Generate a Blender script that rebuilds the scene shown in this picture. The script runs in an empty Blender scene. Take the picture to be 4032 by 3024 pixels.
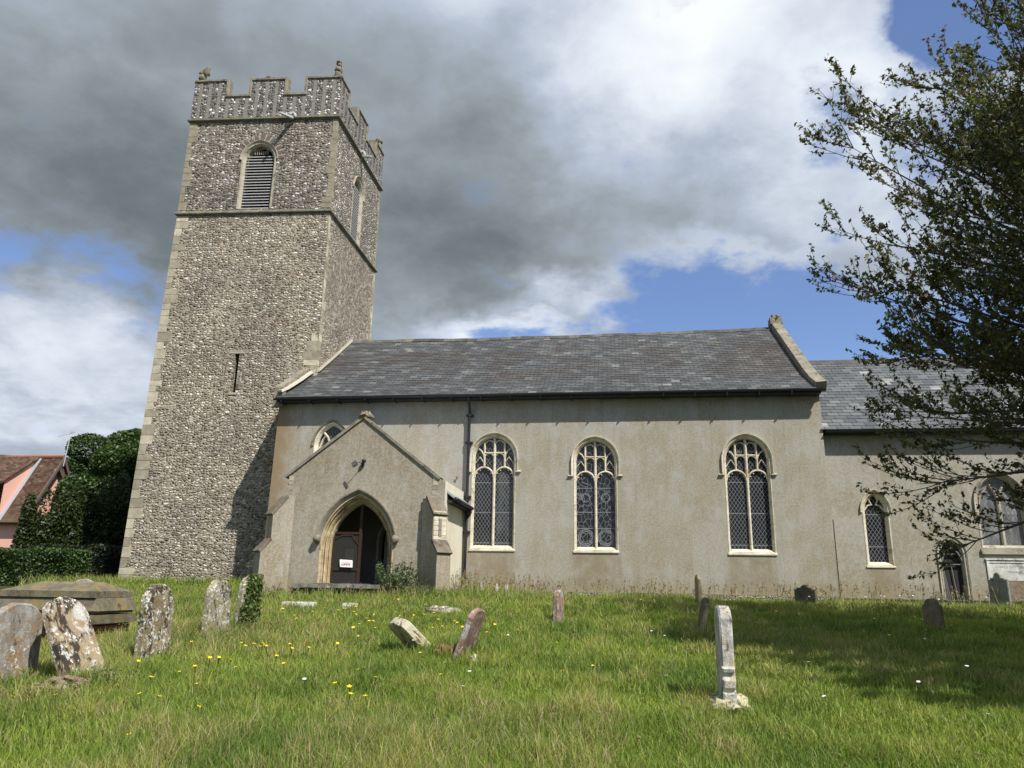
import bpy, math, random
import numpy as np
from mathutils import Vector, Matrix, noise as mnoise
from mathutils.geometry import tessellate_polygon
random.seed(11); rng = np.random.default_rng(11)
sc = bpy.context.scene; COL = sc.collection
R = math.radians

# ---------------------------------------------------------------- camera
cam_d = bpy.data.cameras.new('camera'); cam = bpy.data.objects.new('camera', cam_d); COL.objects.link(cam)
cam_d.sensor_width = 36; cam_d.lens = 36*2994/4032; cam_d.clip_end = 3000
P_, Y_, R_ = R(14.94), R(7.72), R(.946)
fw = Vector((-math.sin(Y_)*math.cos(P_), math.cos(Y_)*math.cos(P_), math.sin(P_)))
rt = Vector((math.cos(Y_), math.sin(Y_), 0)); up = rt.cross(fw)
rt2 = rt*math.cos(R_)+up*math.sin(R_); up2 = -rt*math.sin(R_)+up*math.cos(R_)
cam.matrix_world = Matrix(((rt2.x, up2.x, -fw.x, 0), (rt2.y, up2.y, -fw.y, 0), (rt2.z, up2.z, -fw.z, 1.6), (0, 0, 0, 1)))
sc.camera = cam
sc.view_settings.view_transform = 'Standard'; sc.view_settings.look = 'None'
sc.view_settings.exposure = 0.30; sc.view_settings.gamma = 1
# ---------------------------------------------------------------- sun
SAZ, SEL = 47.0, 51.5          # degrees east of the direction behind the camera, elevation
sdir = Vector((math.sin(R(SAZ))*math.cos(R(SEL)), -math.cos(R(SAZ))*math.cos(R(SEL)), math.sin(R(SEL))))
sl = bpy.data.lights.new('sun', 'SUN'); sl.energy = 5.0; sl.angle = R(.53); sl.color = (1, .95, .87)
so = bpy.data.objects.new('sun', sl); COL.objects.link(so)
so.rotation_euler = sdir.to_track_quat('Z', 'Y').to_euler(); so.location = (20, -20, 30)

# ---------------------------------------------------------------- node helpers
class NT:
    def __init__(s, tree): s.t = tree; tree.nodes.clear()
    def n(s, typ, ins=None, **kw):
        nd = s.t.nodes.new(typ)
        for k, v in kw.items(): setattr(nd, k, v)
        for k, v in (ins or {}).items():
            if v is None: continue
            sk = nd.inputs[k]
            if isinstance(v, bpy.types.NodeSocket): s.t.links.new(v, sk)
            else: sk.default_value = v
        return nd
    def m(s, op, a, b=None, c=None, clamp=False):
        return s.n('ShaderNodeMath', {0: a, 1: b, 2: c}, operation=op, use_clamp=clamp).outputs[0]
    def vm(s, op, a, b=None):
        nd = s.n('ShaderNodeVectorMath', {0: a, 1: b}, operation=op)
        return nd.outputs['Value'] if op in ('DISTANCE', 'LENGTH', 'DOT_PRODUCT') else nd.outputs[0]
    def mix(s, f, a, b, bl='MIX'):
        def c(x): return x if isinstance(x, bpy.types.NodeSocket) or len(x) == 4 else (*x, 1)
        nd = s.n('ShaderNodeMix', None, data_type='RGBA', blend_type=bl, clamp_factor=True)
        for k, v in ((0, f), (6, c(a)), (7, c(b))):
            if isinstance(v, bpy.types.NodeSocket): s.t.links.new(v, nd.inputs[k])
            else: nd.inputs[k].default_value = v
        return nd.outputs[2]
    def ramp(s, f, stops, interp='LINEAR'):
        nd = s.n('ShaderNodeValToRGB', {0: f}); r = nd.color_ramp; r.interpolation = interp
        while len(r.elements) < len(stops): r.elements.new(.5)
        for e, (p, c) in zip(r.elements, stops):
            e.position = p; e.color = (*c, 1) if not isinstance(c, (int, float)) else (c, c, c, 1)
        return nd.outputs[0]
    def noise(s, vec, scale, detail=4, rough=.6, dist=0, col=False):
        nd = s.n('ShaderNodeTexNoise', {'Vector': vec, 'Scale': scale, 'Detail': detail, 'Roughness': rough, 'Distortion': dist})
        return nd.outputs['Color' if col else 'Fac']
    def sstep(s, x, a, b, lo=0, hi=1):
        return s.n('ShaderNodeMapRange', {0: x, 1: a, 2: b, 3: lo, 4: hi}, interpolation_type='SMOOTHSTEP').outputs[0]
    def pos(s): return s.n('ShaderNodeNewGeometry').outputs['Position']
    def xyz(s, v):
        nd = s.n('ShaderNodeSeparateXYZ', {0: v}); return nd.outputs[0], nd.outputs[1], nd.outputs[2]
    def cxyz(s, x, y, z): return s.n('ShaderNodeCombineXYZ', {0: x, 1: y, 2: z}).outputs[0]
    def out(s, color, rough=.85, h=None, bump=.3, dist=.02, spec=.25, **kw):
        ins = {'Base Color': color if isinstance(color, bpy.types.NodeSocket) else (*color, 1), 'Roughness': rough, 'Specular IOR Level': spec}
        if h is not None:
            ins['Normal'] = s.n('ShaderNodeBump', {'Strength': bump, 'Distance': dist, 'Height': h}).outputs[0]
        ins.update(kw)
        b = s.n('ShaderNodeBsdfPrincipled', ins)
        s.n('ShaderNodeOutputMaterial', {'Surface': b.outputs[0]}); return b
def mat(name):
    m = bpy.data.materials.new(name); m.use_nodes = True
    return m, NT(m.node_tree)

# ---------------------------------------------------------------- world
w = bpy.data.worlds.new('World'); sc.world = w; w.use_nodes = True
t = NT(w.node_tree)
sky = t.n('ShaderNodeTexSky', sky_type='NISHITA', sun_disc=False, sun_elevation=R(SEL), sun_rotation=R(180-SAZ), air_density=1.0, dust_density=.6, ozone_density=1.6)
dv = t.n('ShaderNodeTexCoord').outputs['Generated']
dx, dy, dz = t.xyz(dv)
az = t.m('MULTIPLY', t.m('ARCTAN2', dx, dy), 57.2958)
el = t.m('MULTIPLY', t.m('ARCSINE', dz), 57.2958)
sph = t.cxyz(az, el, 0)
elc = t.m('MAXIMUM', dz, .04)
# clouds live on a high flat layer, so they flatten towards the horizon
pl = t.cxyz(t.m('DIVIDE', dx, t.m('ADD', elc, .25)), t.m('DIVIDE', dy, t.m('ADD', elc, .25)), 0)
n1 = t.noise(pl, 1.1, 7, .55, .4, col=True); n2 = t.noise(pl, 3.4, 6, .55, .3); n3 = t.noise(pl, 7, 6, .62, .2)
off = t.vm('MULTIPLY', t.vm('SUBTRACT', n1, (.5, .5, .5)), (26, 18, 0))
off2 = t.vm('MULTIPLY', t.vm('SUBTRACT', t.noise(pl, 5.0, 6, .6, col=True), (.5, .5, .5)), (11, 8, 0))
wp = t.vm('ADD', t.vm('ADD', sph, off), off2)
def blob(cx, cy, sx, sy, amp=1, soft=1.0):
    v = t.vm('MULTIPLY', wp, (1/sx, 1/sy, 0)); d = t.vm('DISTANCE', v, (cx/sx, cy/sy, 0))
    return t.m('MULTIPLY', t.sstep(d, 1+soft*.5, max(0, 1-soft*.9), 0, 1), amp)
def summ(lst, op='ADD'):
    a = lst[0]
    for b in lst[1:]: a = t.m(op, a, b)
    return a
# openings of blue between the clouds
blue = summ([blob(10, 19.0, 14, 5.0, 1.15, .8), blob(0, 17.2, 9, 3.4, 1.05, .8), blob(-43, 18.2, 10, 2.6, .62, 1.2), blob(31, 36, 7, 4.5, 1.2, .5), blob(17, 29.5, 2.6, 4.5, .5, 1), blob(22, 17, 10, 5, .9, 1),
             blob(26, 27, 6, 7, .4, 1), blob(120, 40, 40, 25, .8, 1), blob(-130, 50, 40, 22, .8, 1), blob(170, 30, 30, 18, .8, 1)], 'MAXIMUM')
blue = t.m('ADD', blue, t.m('ADD', t.m('MULTIPLY', t.m('SUBTRACT', n2, .5), 1.0), t.m('MULTIPLY', t.m('SUBTRACT', n3, .5), 1.5)))
blue = t.sstep(blue, .12, .78, 0, .97)
# darkness of cloud bases
dark = summ([blob(-37, 24, 16, 7.5, .92, 1.3), blob(-11, 27, 14, 7, .85, 1.3), blob(-27, 33, 18, 7, .45, 1.2), blob(-22, 24, 14, 5, .5, 1), blob(3, 30, 12, 5, .42, 1.2)], 'MAXIMUM')
lite = summ([blob(9, 38, 17, 9, 1.0, 1.2), blob(17, 32, 9, 8, .85, 1.2), blob(-10, 42, 14, 5, .5, 1.2), blob(-8, 19, 8, 2.8, .95, 1), blob(-2, 22, 6, 2.4, .85, .9), blob(10, 23.5, 9, 2.2, .5, 1), blob(-39, 13, 12, 4, .6, 1), blob(9, 16.5, 5, 1.2, .7, 1)], 'MAXIMUM')
val = t.m('ADD', t.m('SUBTRACT', .50, t.m('MULTIPLY', dark, .37)), t.m('MULTIPLY', lite, .42))
val = t.m('ADD', val, t.m('MULTIPLY', t.m('SUBTRACT', n2, .5), .38))
val = t.m('ADD', val, t.m('MULTIPLY', t.m('SUBTRACT', n3, .5), .36), clamp=True)
ccol = t.ramp(val, [(0, (.112, .137, .15)), (.16, (.165, .197, .215)), (.36, (.28, .32, .35)), (.58, (.44, .50, .60)), (.8, (.74, .80, .88)), (1, (.98, 1.0, 1.0))])
b1 = t.n('ShaderNodeBackground', {'Color': t.mix(1.0, sky.outputs[0], (.92, .98, 1.18), 'MULTIPLY'), 'Strength': .112})
b2 = t.n('ShaderNodeBackground', {'Color': ccol, 'Strength': .86})
mx = t.n('ShaderNodeMixShader', {0: blue, 1: b2.outputs[0], 2: b1.outputs[0]})
t.n('ShaderNodeOutputWorld', {'Surface': mx.outputs[0]})
w.cycles.sampling_method = 'MANUAL'; w.cycles.sample_map_resolution = 512

# ---------------------------------------------------------------- mesh builder
class MB:
    def __init__(s): s.v = []; s.f = []; s.c = []      # c: optional random value per face
    def add(s, vs, fs, c=None):
        o = len(s.v); s.v += [tuple(p) for p in vs]; s.f += [tuple(i+o for i in f) for f in fs]
        s.c += [c]*len(fs)
    def box(s, x0, x1, y0, y1, z0, z1, c=None, ch=0):
        s.hull8([(x0, y0, z0), (x1, y0, z0), (x1, y1, z0), (x0, y1, z0)], [(x0, y0, z1), (x1, y0, z1), (x1, y1, z1), (x0, y1, z1)], c)
    def hull8(s, a, b, c=None):
        n = len(a); fs = [tuple(range(n))[::-1], tuple(range(n, 2*n))]
        fs += [(i, (i+1) % n, (i+1) % n+n, i+n) for i in range(n)]
        s.add(list(a)+list(b), fs, c)
    def prism(s, poly, O, u, v, n, d, c=None, back=True):
        O, u, v, n = map(Vector, (O, u, v, n))
        A = [O+u*p[0]+v*p[1] for p in poly]; B = [p-n*d for p in A]
        s.hull8(B, A, c)
    def bevprism(s, poly, O, u, v, n, d, ch=.015, jit=0, c=None):
        """slab with chamfered arrises; poly counter clockwise"""
        O, u, v, n = map(Vector, (O, u, v, n)); k = len(poly)
        cx = sum(p[0] for p in poly)/k; cy = sum(p[1] for p in poly)/k
        def ins(p, e):
            dxx, dyy = p[0]-cx, p[1]-cy; L = math.hypot(dxx, dyy) or 1
            return (p[0]-dxx/L*e*1.3, p[1]-dyy/L*e*1.3)
        rings = []
        for (e, dd) in ((ch, 0), (0, ch), (0, d-ch), (ch, d)):
            rings.append([O+u*q[0]+v*q[1]-n*dd for q in (ins(p, e) for p in poly)])
        vs = [p for r_ in rings for p in r_]
        fs = [tuple(range(k)), tuple(range(3*k, 4*k))[::-1]]
        for j in range(3):
            for i in range(k):
                i2 = (i+1) % k; fs.append((j*k+i, j*k+k+i, j*k+k+i2, j*k+i2))
        s.add(vs, fs, c)
    def panel(s, outer, holes, O, u, v, n, depth, edge=0):
        """flat wall with real openings and reveals"""
        O, u, v, n = map(Vector, (O, u, v, n))
        loops = [outer]+holes
        tri = tessellate_polygon([[Vector((p[0], p[1], 0)) for p in l] for l in loops])
        flat = [p for l in loops for p in l]
        vs = [O+u*p[0]+v*p[1] for p in flat]
        fs = []
        for a in tri:
            p, q, r = (vs[i] for i in a)
            fs.append(tuple(a) if (q-p).cross(r-p).dot(n) > 0 else tuple(a)[::-1])
        s.add(vs, fs)
        for h in holes:
            k = len(h); A = [O+u*p[0]+v*p[1] for p in h]; B = [p-n*depth for p in A]
            s.add(A+B, [(i, (i+1) % k, (i+1) % k+k, i+k) for i in range(k)])
        if edge:
            k = len(outer); A = [O+u*p[0]+v*p[1] for p in outer]; B = [p-n*edge for p in A]
            s.add(A+B, [(i, (i+1) % k, (i+1) % k+k, i+k) for i in range(k)]+[tuple(range(k, 2*k))])
    def sweep(s, path, prof, n, closed=False, c=None, caps=True):
        """prof: (a,b) pairs, a along side = n x t, b along n"""
        path = [Vector(p) for p in path]; n = Vector(n).normalized(); k = len(path); m = len(prof); vs = []
        for i, p in enumerate(path):
            if closed: t0 = (p-path[i-1]).normalized(); t1 = (path[(i+1) % k]-p).normalized()
            else:
                t0 = (p-path[i-1]).normalized() if i else (path[1]-p).normalized()
                t1 = (path[i+1]-p).normalized() if i < k-1 else t0
            tt = (t0+t1).normalized(); sd = n.cross(tt).normalized(); sc_ = 1/max(.45, tt.dot(t1))
            vs += [p+sd*a*sc_+n*b for a, b in prof]
        fs = []; kk = k if closed else k-1
        for i in range(kk):
            i2 = (i+1) % k
            for j in range(m):
                j2 = (j+1) % m; fs.append((i*m+j, i*m+j2, i2*m+j2, i2*m+j))
        if not closed and caps: fs += [tuple(range(m))[::-1], tuple(range((k-1)*m, k*m))]
        s.add(vs, fs, c)
    def tube(s, pts, rad, k=6, c=None):
        pts = [Vector(p) for p in pts]; vs = []
        if not isinstance(rad, (list, tuple)): rad = [rad]*len(pts)
        ref = Vector((.31, .17, .93))
        for i, p in enumerate(pts):
            tt = (pts[min(i+1, len(pts)-1)]-pts[max(i-1, 0)]).normalized()
            if abs(tt.dot(ref)) > .95: ref = Vector((.9, .3, .1))
            a = tt.cross(ref).normalized(); b = tt.cross(a)
            for j in range(k):
                an = 2*math.pi*j/k; vs.append(p+(a*math.cos(an)+b*math.sin(an))*rad[i])
        fs = [(i*k+j, i*k+(j+1) % k, (i+1)*k+(j+1) % k, (i+1)*k+j) for i in range(len(pts)-1) for j in range(k)]
        fs += [tuple(range(k))[::-1], tuple(range((len(pts)-1)*k, len(pts)*k))]
        s.add(vs, fs, c)
    def blob(s, cx, cy, cz, rx, ry, rz, seed=0, amp=.15, fr=3, nu=14, nv=9, c=None):
        vs = []; fs = []
        for i in range(nv+1):
            th = math.pi*i/nv
            for j in range(nu):
                ph = 2*math.pi*j/nu; d = Vector((math.sin(th)*math.cos(ph), math.sin(th)*math.sin(ph), math.cos(th)))
                k = 1+amp*mnoise.noise(d*fr+Vector((seed*7.3, seed*1.7, 0)))*1.6
                vs.append((cx+d.x*rx*k, cy+d.y*ry*k, cz+d.z*rz*k))
        for i in range(nv):
            for j in range(nu): fs.append((i*nu+j, (i+1)*nu+j, (i+1)*nu+(j+1) % nu, i*nu+(j+1) % nu))
        s.add(vs, fs, c)
    def build(s, name, m, parent=None, smooth=False, fix=True):
        me = bpy.data.meshes.new(name); me.from_pydata(s.v, [], s.f)
        if any(c is not None for c in s.c):
            at = me.attributes.new('rnd', 'FLOAT', 'FACE'); at.data.foreach_set('value', [c if c is not None else .5 for c in s.c])
        me.materials.append(m)
        if smooth: me.polygons.foreach_set('use_smooth', [True]*len(me.polygons))
        return link(name, me, parent)
LOC = {}
def link(name, me, parent=None):
    o = bpy.data.objects.new(name, me); COL.objects.link(o)
    if parent is not None:
        L = LOC.get(parent.name, Vector((0, 0, 0))); me.transform(Matrix.Translation(-L))
        o.parent = parent; LOC[o.name] = L
    return o
def rebase(o, p):
    """put a top-level mesh's origin at p"""
    p = Vector(p); o.data.transform(Matrix.Translation(-p)); o.location = p; LOC[o.name] = p; return o
def thing(name, loc): 
    o = bpy.data.objects.new(name, None); COL.objects.link(o); o.location = loc; LOC[o.name] = Vector(loc)
    o.empty_display_size = .3; return o
def tag(o, label=None, cat=None, group=None, kind=None):
    for k, v in (('label', label), ('category', cat), ('group', group), ('kind', kind)):
        if v: o[k] = v
    return o
def nmesh(name, verts, faces4=None, faces3=None, col=None):
    """fast numpy mesh"""
    me = bpy.data.meshes.new(name); verts = np.asarray(verts, np.float32)
    me.vertices.add(len(verts)); me.vertices.foreach_set('co', verts.ravel())
    parts = []; st = []; o = 0
    for F in (faces4, faces3):
        if F is None or len(F) == 0: continue
        F = np.asarray(F, np.int32); parts.append(F.ravel()); k = F.shape[1]
        st.append(np.arange(len(F))*k+o); o += F.size
    idx = np.concatenate(parts); st = np.concatenate(st)
    me.loops.add(len(idx)); me.loops.foreach_set('vertex_index', idx)
    me.polygons.add(len(st)); me.polygons.foreach_set('loop_start', st.astype(np.int32))
    me.update(calc_edges=True)
    if col is not None:
        a = me.attributes.new('tint', 'FLOAT_COLOR', 'POINT'); c4 = np.ones((len(verts), 4), np.float32); c4[:, :3] = col
        a.data.foreach_set('color', c4.ravel())
    return me

# ---------------------------------------------------------------- materials
def flint_mat(name, sc_, stops, mortar, tone=.0, redden=0, bump=1.0, strips=False, zs=1.55):
    m, t = mat(name); p = t.pos(); x, y, z = t.xyz(p)
    wob = t.vm('MULTIPLY', t.vm('SUBTRACT', t.noise(p, 5, 2, .5, col=True), (.5, .5, .5)), (.10, .10, .06))
    v = t.vm('MULTIPLY', t.vm('ADD', p, wob), (sc_, sc_, sc_*zs))
    vo = t.n('ShaderNodeTexVoronoi', {'Vector': v, 'Scale': 1.0, 'Randomness': .85})
    ve = t.n('ShaderNodeTexVoronoi', {'Vector': v, 'Scale': 1.0, 'Randomness': .85}, feature='DISTANCE_TO_EDGE')
    r, g, b = t.xyz(vo.outputs['Color'])
    c = t.ramp(r, stops, 'LINEAR')
    fine = t.noise(p, 70, 4, .75)
    c = t.mix(t.sstep(fine, .58, .72, 0, .6), c, (.62, .60, .55))
    big = t.noise(p, .55, 4, .6)
    mcol = t.mix(t.noise(p, 3.0, 4, .7), mortar, tuple(q*.72 for q in mortar))
    edge = t.sstep(ve.outputs[0], .05, .17, 0, 1)
    c = t.mix(edge, mcol, c)
    c = t.mix(1.0, c, t.ramp(big, [(.3, (.72, .71, .70)), (.65, (1.1, 1.07, 1.02))]), 'MULTIPLY')
    if redden:
        k = t.m('MULTIPLY', t.sstep(t.noise(p, .8, 3, .5), .5, .68, .12, 1), t.sstep(g, .62, .72, 0, redden))
        c = t.mix(k, c, (.22, .10, .06))
    h = t.m('ADD', t.m('MULTIPLY', t.sstep(ve.outputs[0], 0, .34, 0, 1), t.m('ADD', .45, b)), t.m('MULTIPLY', fine, .12))
    if not strips:
        rz_ = t.m('ADD', t.m('MULTIPLY', z, sc_*zs*.78), t.m('MULTIPLY', t.noise(t.vm('MULTIPLY', p, (1, 1, .5)), 1.6, 3, .6), 1.6))
        ro_ = t.sstep(t.m('PINGPONG', rz_, .5), .0, .17, 0, 1); pres = t.sstep(t.noise(p, .7, 3, .6), .35, .6, .35, 1)
        c = t.mix(t.m('MULTIPLY', t.m('SUBTRACT', 1, ro_), t.m('MULTIPLY', pres, .75)), c, tuple(q*.28 for q in mortar)); h = t.m('MULTIPLY', h, t.m('ADD', .3, t.m('MULTIPLY', ro_, .7)))  # shadow lines under the flint courses, painted into the colour
    if strips:
        s_ = t.m('ADD', x, y); fr = t.m('FRACT', t.m('DIVIDE', t.m('ADD', s_, 100.06), .43))
        ms = t.m('LESS_THAN', t.m('ADD', fr, t.m('MULTIPLY', t.m('SUBTRACT', t.noise(p, 14, 3, .6), .5), .06)), .36)
        jz = t.m('LESS_THAN', t.m('FRACT', t.m('MULTIPLY', z, 2.6)), .04)
        st = t.mix(t.noise(p, 9, 5, .7), (.17, .16, .14), (.30, .285, .24)); st = t.mix(jz, st, (.10, .09, .08))
        c = t.mix(ms, c, st); h = t.n('ShaderNodeMix', {0: ms, 2: h, 3: 1.1}, data_type='FLOAT').outputs[0]
    t.out(c, .7, h, bump, .085, .35); return m
M = {}
M['flint_low'] = flint_mat('rough coursed flint', 7.6, [(0, (.13, .11, .095)), (.18, (.26, .225, .18)), (.38, (.44, .40, .32)), (.52, (.20, .185, .165)), (.66, (.54, .51, .44)), (.82, (.68, .65, .58)), (1, (.80, .78, .72))], (.50, .45, .35), redden=.35, bump=1.0)
M['flint_up'] = flint_mat('dark knapped flint', 7.2, [(0, (.075, .070, .07)), (.30, (.15, .14, .13)), (.50, (.29, .26, .22)), (.70, (.42, .39, .34)), (.82, (.60, .59, .57)), (1, (.80, .79, .78))], (.31, .275, .22), zs=1.4, bump=.8)
M['flushwork'] = flint_mat('flushwork flint and stone', 8.0, [(0, (.06, .06, .068)), (.5, (.16, .155, .155)), (.68, (.30, .295, .285)), (.78, (.65, .65, .66)), (1, (.82, .82, .82))], (.20, .185, .16), strips=True, zs=1.1, bump=.7)
M['flint_white'] = flint_mat('pale flint footing', 11, [(0, (.28, .26, .21)), (.4, (.5, .48, .42)), (1, (.8, .78, .72))], (.34, .31, .24), zs=1.2)

def stone_mat(name, a, b, lichen=None, lam=.55, dark=None, rnd=False, joint=0, sc_=1.0, bump=.5):
    m, t = mat(name); p = t.pos(); x, y, z = t.xyz(p)
    c = t.mix(t.sstep(t.noise(p, 3.2*sc_, 6, .7), .35, .66), a, b)
    c = t.mix(t.sstep(t.noise(p, 38*sc_, 4, .7), .5, .75, 0, .5), c, tuple(q*.55 for q in a))
    if rnd:
        at = t.n('ShaderNodeAttribute', attribute_name='rnd').outputs['Fac']
        c = t.mix(1.0, c, t.ramp(at, [(0, (.60, .57, .52)), (.5, (.85, .83, .78)), (1, (1.2, 1.17, 1.08))]), 'MULTIPLY')
    if lichen: 
        c = t.mix(t.sstep(t.noise(p, 2.3*sc_, 5, .65, .5), lam, lam+.08, 0, .85), c, lichen)
    if dark:
        c = t.mix(t.sstep(t.noise(t.vm('ADD', p, (9, 3, 1)), 2.8*sc_, 5, .7, .4), .56, .64, 0, .85), c, dark)
    if joint:
        f = t.m('LESS_THAN', t.m('FRACT', t.m('DIVIDE', z, joint)), .035); c = t.mix(t.m('MULTIPLY', f, .5), c, tuple(q*.4 for q in a))
    h = t.m('ADD', t.noise(p, 30*sc_, 6, .75), t.m('MULTIPLY', t.noise(p, 6*sc_, 4, .6), 1.5))
    t.out(c, .9, h, bump, .02, .2); return m
M['quoin'] = stone_mat('quoin limestone', (.42, .385, .305), (.56, .53, .43), rnd=True, lichen=(.45, .38, .22), lam=.62)
M['string'] = stone_mat('weathered string stone', (.14, .13, .10), (.24, .22, .165), lichen=(.25, .26, .13), lam=.55)
M['coping'] = stone_mat('lichened coping stone', (.20, .18, .14), (.31, .285, .22), lichen=(.36, .28, .11), lam=.62, dark=(.09, .085, .07))
M['cream'] = stone_mat('cream dressed limestone', (.56, .50, .37), (.74, .69, .56), joint=.42, bump=.25, dark=(.38, .32, .2))
M['creamdull'] = stone_mat('dull dressed limestone', (.36, .33, .26), (.48, .44, .34), joint=.5, bump=.4, dark=(.16, .14, .1))
M['archstone'] = stone_mat('moulded doorway limestone', (.40, .31, .18), (.60, .51, .33), joint=.36, bump=.4, dark=(.17, .13, .08))
M['slab'] = stone_mat('dark ledger stone', (.10, .10, .09), (.19, .19, .17), lichen=(.34, .34, .3), lam=.62)
M['white_stone'] = stone_mat('bleached white stone', (.55, .55, .5), (.78, .78, .74), dark=(.3, .28, .24))

def render_mat(name, stains=(), corner=None, base=((.32, .285, .205), (.37, .355, .30)), speck=.35, brown=(.255, .205, .13), light=0):
    m, t = mat(name); p = t.pos(); x, y, z = t.xyz(p)
    streak = t.noise(t.vm('MULTIPLY', p, (2.2, 2.2, .35)), 1.0, 6, .65)
    patch = t.noise(p, .45, 5, .62, .6)
    fac = t.sstep(t.m('ADD', t.m('MULTIPLY', patch, .6), t.m('MULTIPLY', streak, .4)), .42, .57)
    c = t.mix(fac, base[0], base[1])
    c = t.mix(t.sstep(t.noise(p, 1.3, 6, .7), .5, .72, 0, .6), c, (.285, .24, .165))
    mot = t.noise(p, 18, 6, .85); c = t.mix(t.sstep(mot, .44, .66, .0, .5), c, (.52, .505, .45)); c = t.mix(t.sstep(mot, .50, .34, 0, .45), c, (.16, .14, .105))
    md = t.noise(t.vm('MULTIPLY', p, (1, 1, .6)), 2.6, 5, .7); c = t.mix(t.sstep(md, .50, .68, 0, .45), c, (.43, .43, .415))
    wsh = t.noise(t.vm('MULTIPLY', p, (5, 5, .25)), 1, 5, .7); c = t.mix(t.sstep(wsh, .54, .72, 0, .42), c, (.19, .165, .12))
    sp = t.noise(p, 34, 2, .5); c = t.mix(t.sstep(sp, .69, .74, 0, speck*1.1), c, (.72, .71, .66))
    for (x0, x1, zt, zb) in stains:
        e = t.m('MULTIPLY', t.m('SUBTRACT', streak, .5), 1.0)
        xx = t.m('ADD', x, e)
        k = t.m('MULTIPLY', t.sstep(xx, x0-.25, x0+.2), t.sstep(xx, x1+.25, x1-.2))
        k = t.m('MULTIPLY', k, t.m('MULTIPLY', t.sstep(z, zt+.03, zt-.06), t.sstep(z, zb-.6, zb+.3, .35, 1)))
        k = t.m('MULTIPLY', k, t.sstep(t.noise(p, 3, 5, .7), .25, .65, .1, .8))
        c = t.mix(k, c, brown)
    if light:
        c = t.mix(.62, c, t.mix(streak, (.62, .56, .40), (.82, .79, .68)))
    if corner:
        e = t.m('MULTIPLY', t.m('SUBTRACT', t.noise(p, 2.2, 5, .7), .5), .9)
        k = t.m('MULTIPLY', t.sstep(t.m('ADD', x, e), corner+.85, corner+.25), .8); c = t.mix(k, c, (.25, .175, .085))
        k2 = t.m('MULTIPLY', t.sstep(t.m('ADD', x, e), corner+.7, corner+.2), t.sstep(t.noise(p, 24, 3, .6), .6, .7)); c = t.mix(k2, c, (.55, .50, .38))
    low = t.m('ADD', z, t.m('MULTIPLY', t.m('SUBTRACT', t.noise(p, 3, 5, .7), .5), .6))
    c = t.mix(t.sstep(low, 2.05, 1.40, 0, .55), c, (.27, .22, .135))
    h = t.m('ADD', t.noise(p, 55, 4, .8), t.m('MULTIPLY', t.noise(p, 5, 3, .6), .8))
    t.out(c, .92, h, .45, .012, .15); return m
M['render'] = render_mat('grey roughcast render', stains=[(-4.5, -3.1, 2.62, 1.7), (-1.25, .12, 2.6, 1.6), (3.4, 4.75, 2.58, 1.7), (-9.5, -9.1, 5, 2), (7.4, 8.2, 2.28, 1.7)], corner=-11.35)
M['render_porch'] = render_mat('lichen speckled porch render', base=((.265, .225, .15), (.325, .29, .225)), speck=1.0)
M['lime'] = render_mat('limewashed side wall', base=((.66, .61, .46), (.80, .77, .66)), speck=.05, light=1)
def simple(name, c, rough=.7, var=.25, sc_=8, bump=.15, spec=.25, metal=0):
    m, t = mat(name); p = t.pos(); n = t.noise(p, sc_, 5, .65)
    cc = t.mix(n, tuple(q*(1-var) for q in c), tuple(min(1, q*(1+var)) for q in c))
    t.out(cc, rough, t.noise(p, sc_*5, 4, .6), bump, .01, spec, Metallic=metal); return m
M['iron'] = simple('black painted iron', (.022, .023, .027), .45, .3, spec=.5)
M['lead'] = simple('grey lead sheet', (.33, .35, .38), .5, .2, spec=.5)
M['mortar'] = simple('pale mortar fillet', (.60, .56, .45), .9, .25, 6)
M['louvre'] = simple('grey weathered louvre boards', (.46, .465, .46), .7, .25, 9)
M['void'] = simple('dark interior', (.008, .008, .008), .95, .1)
M['inner'] = simple('porch interior plaster', (.17, .16, .135), .9, .2, 2)
M['wood_red'] = simple('red brown timber', (.045, .025, .018), .6, .4, 14)
M['wood_grey'] = simple('grey silvered timber', (.22, .215, .2), .85, .35, 14)
M['wood_black'] = simple('blackened door timber', (.035, .035, .036), .8, .5, 10)
M['bark'] = simple('grey green bark', (.12, .105, .08), .9, .35, 9, .5)
M['twig'] = simple('thin brown twigs', (.125, .105, .075), .85, .3, 9, .2)
M['white_plain'] = simple('white card', (.78, .79, .78), .5, .03)
M['red_ink'] = simple('red lettering', (.55, .05, .03), .6, .05)
M['grey_ink'] = simple('worn incised lettering', (.36, .36, .36), .9, .2, 20)
M['metal_grey'] = simple('galvanised aluminium', (.55, .57, .6), .35, .1, spec=.6)
M['tile_orange'] = simple('orange ridge tiles', (.34, .13, .075), .8, .35, 5)
M['bargeboard'] = simple('grey brown bargeboard', (.13, .10, .085), .7, .2)
M['pink'] = simple('pink limewash', (.78, .45, .36), .9, .06, 1.2, .1)
M['brick'] = simple('red brick', (.22, .095, .07), .9, .4, 5, .4)
def mesh_screen():
    m, t = mat('fine wire netting'); p = t.pos(); x, y, z = t.xyz(p)
    b = t.n('ShaderNodeBsdfDiffuse', {'Color': (.16, .155, .14, 1)}); tr = t.n('ShaderNodeBsdfTransparent')
    mx = t.n('ShaderNodeMixShader', {0: .22, 1: tr.outputs[0], 2: b.outputs[0]}); t.n('ShaderNodeOutputMaterial', {'Surface': mx.outputs[0]}); return m
M['netting'] = mesh_screen()

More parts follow.
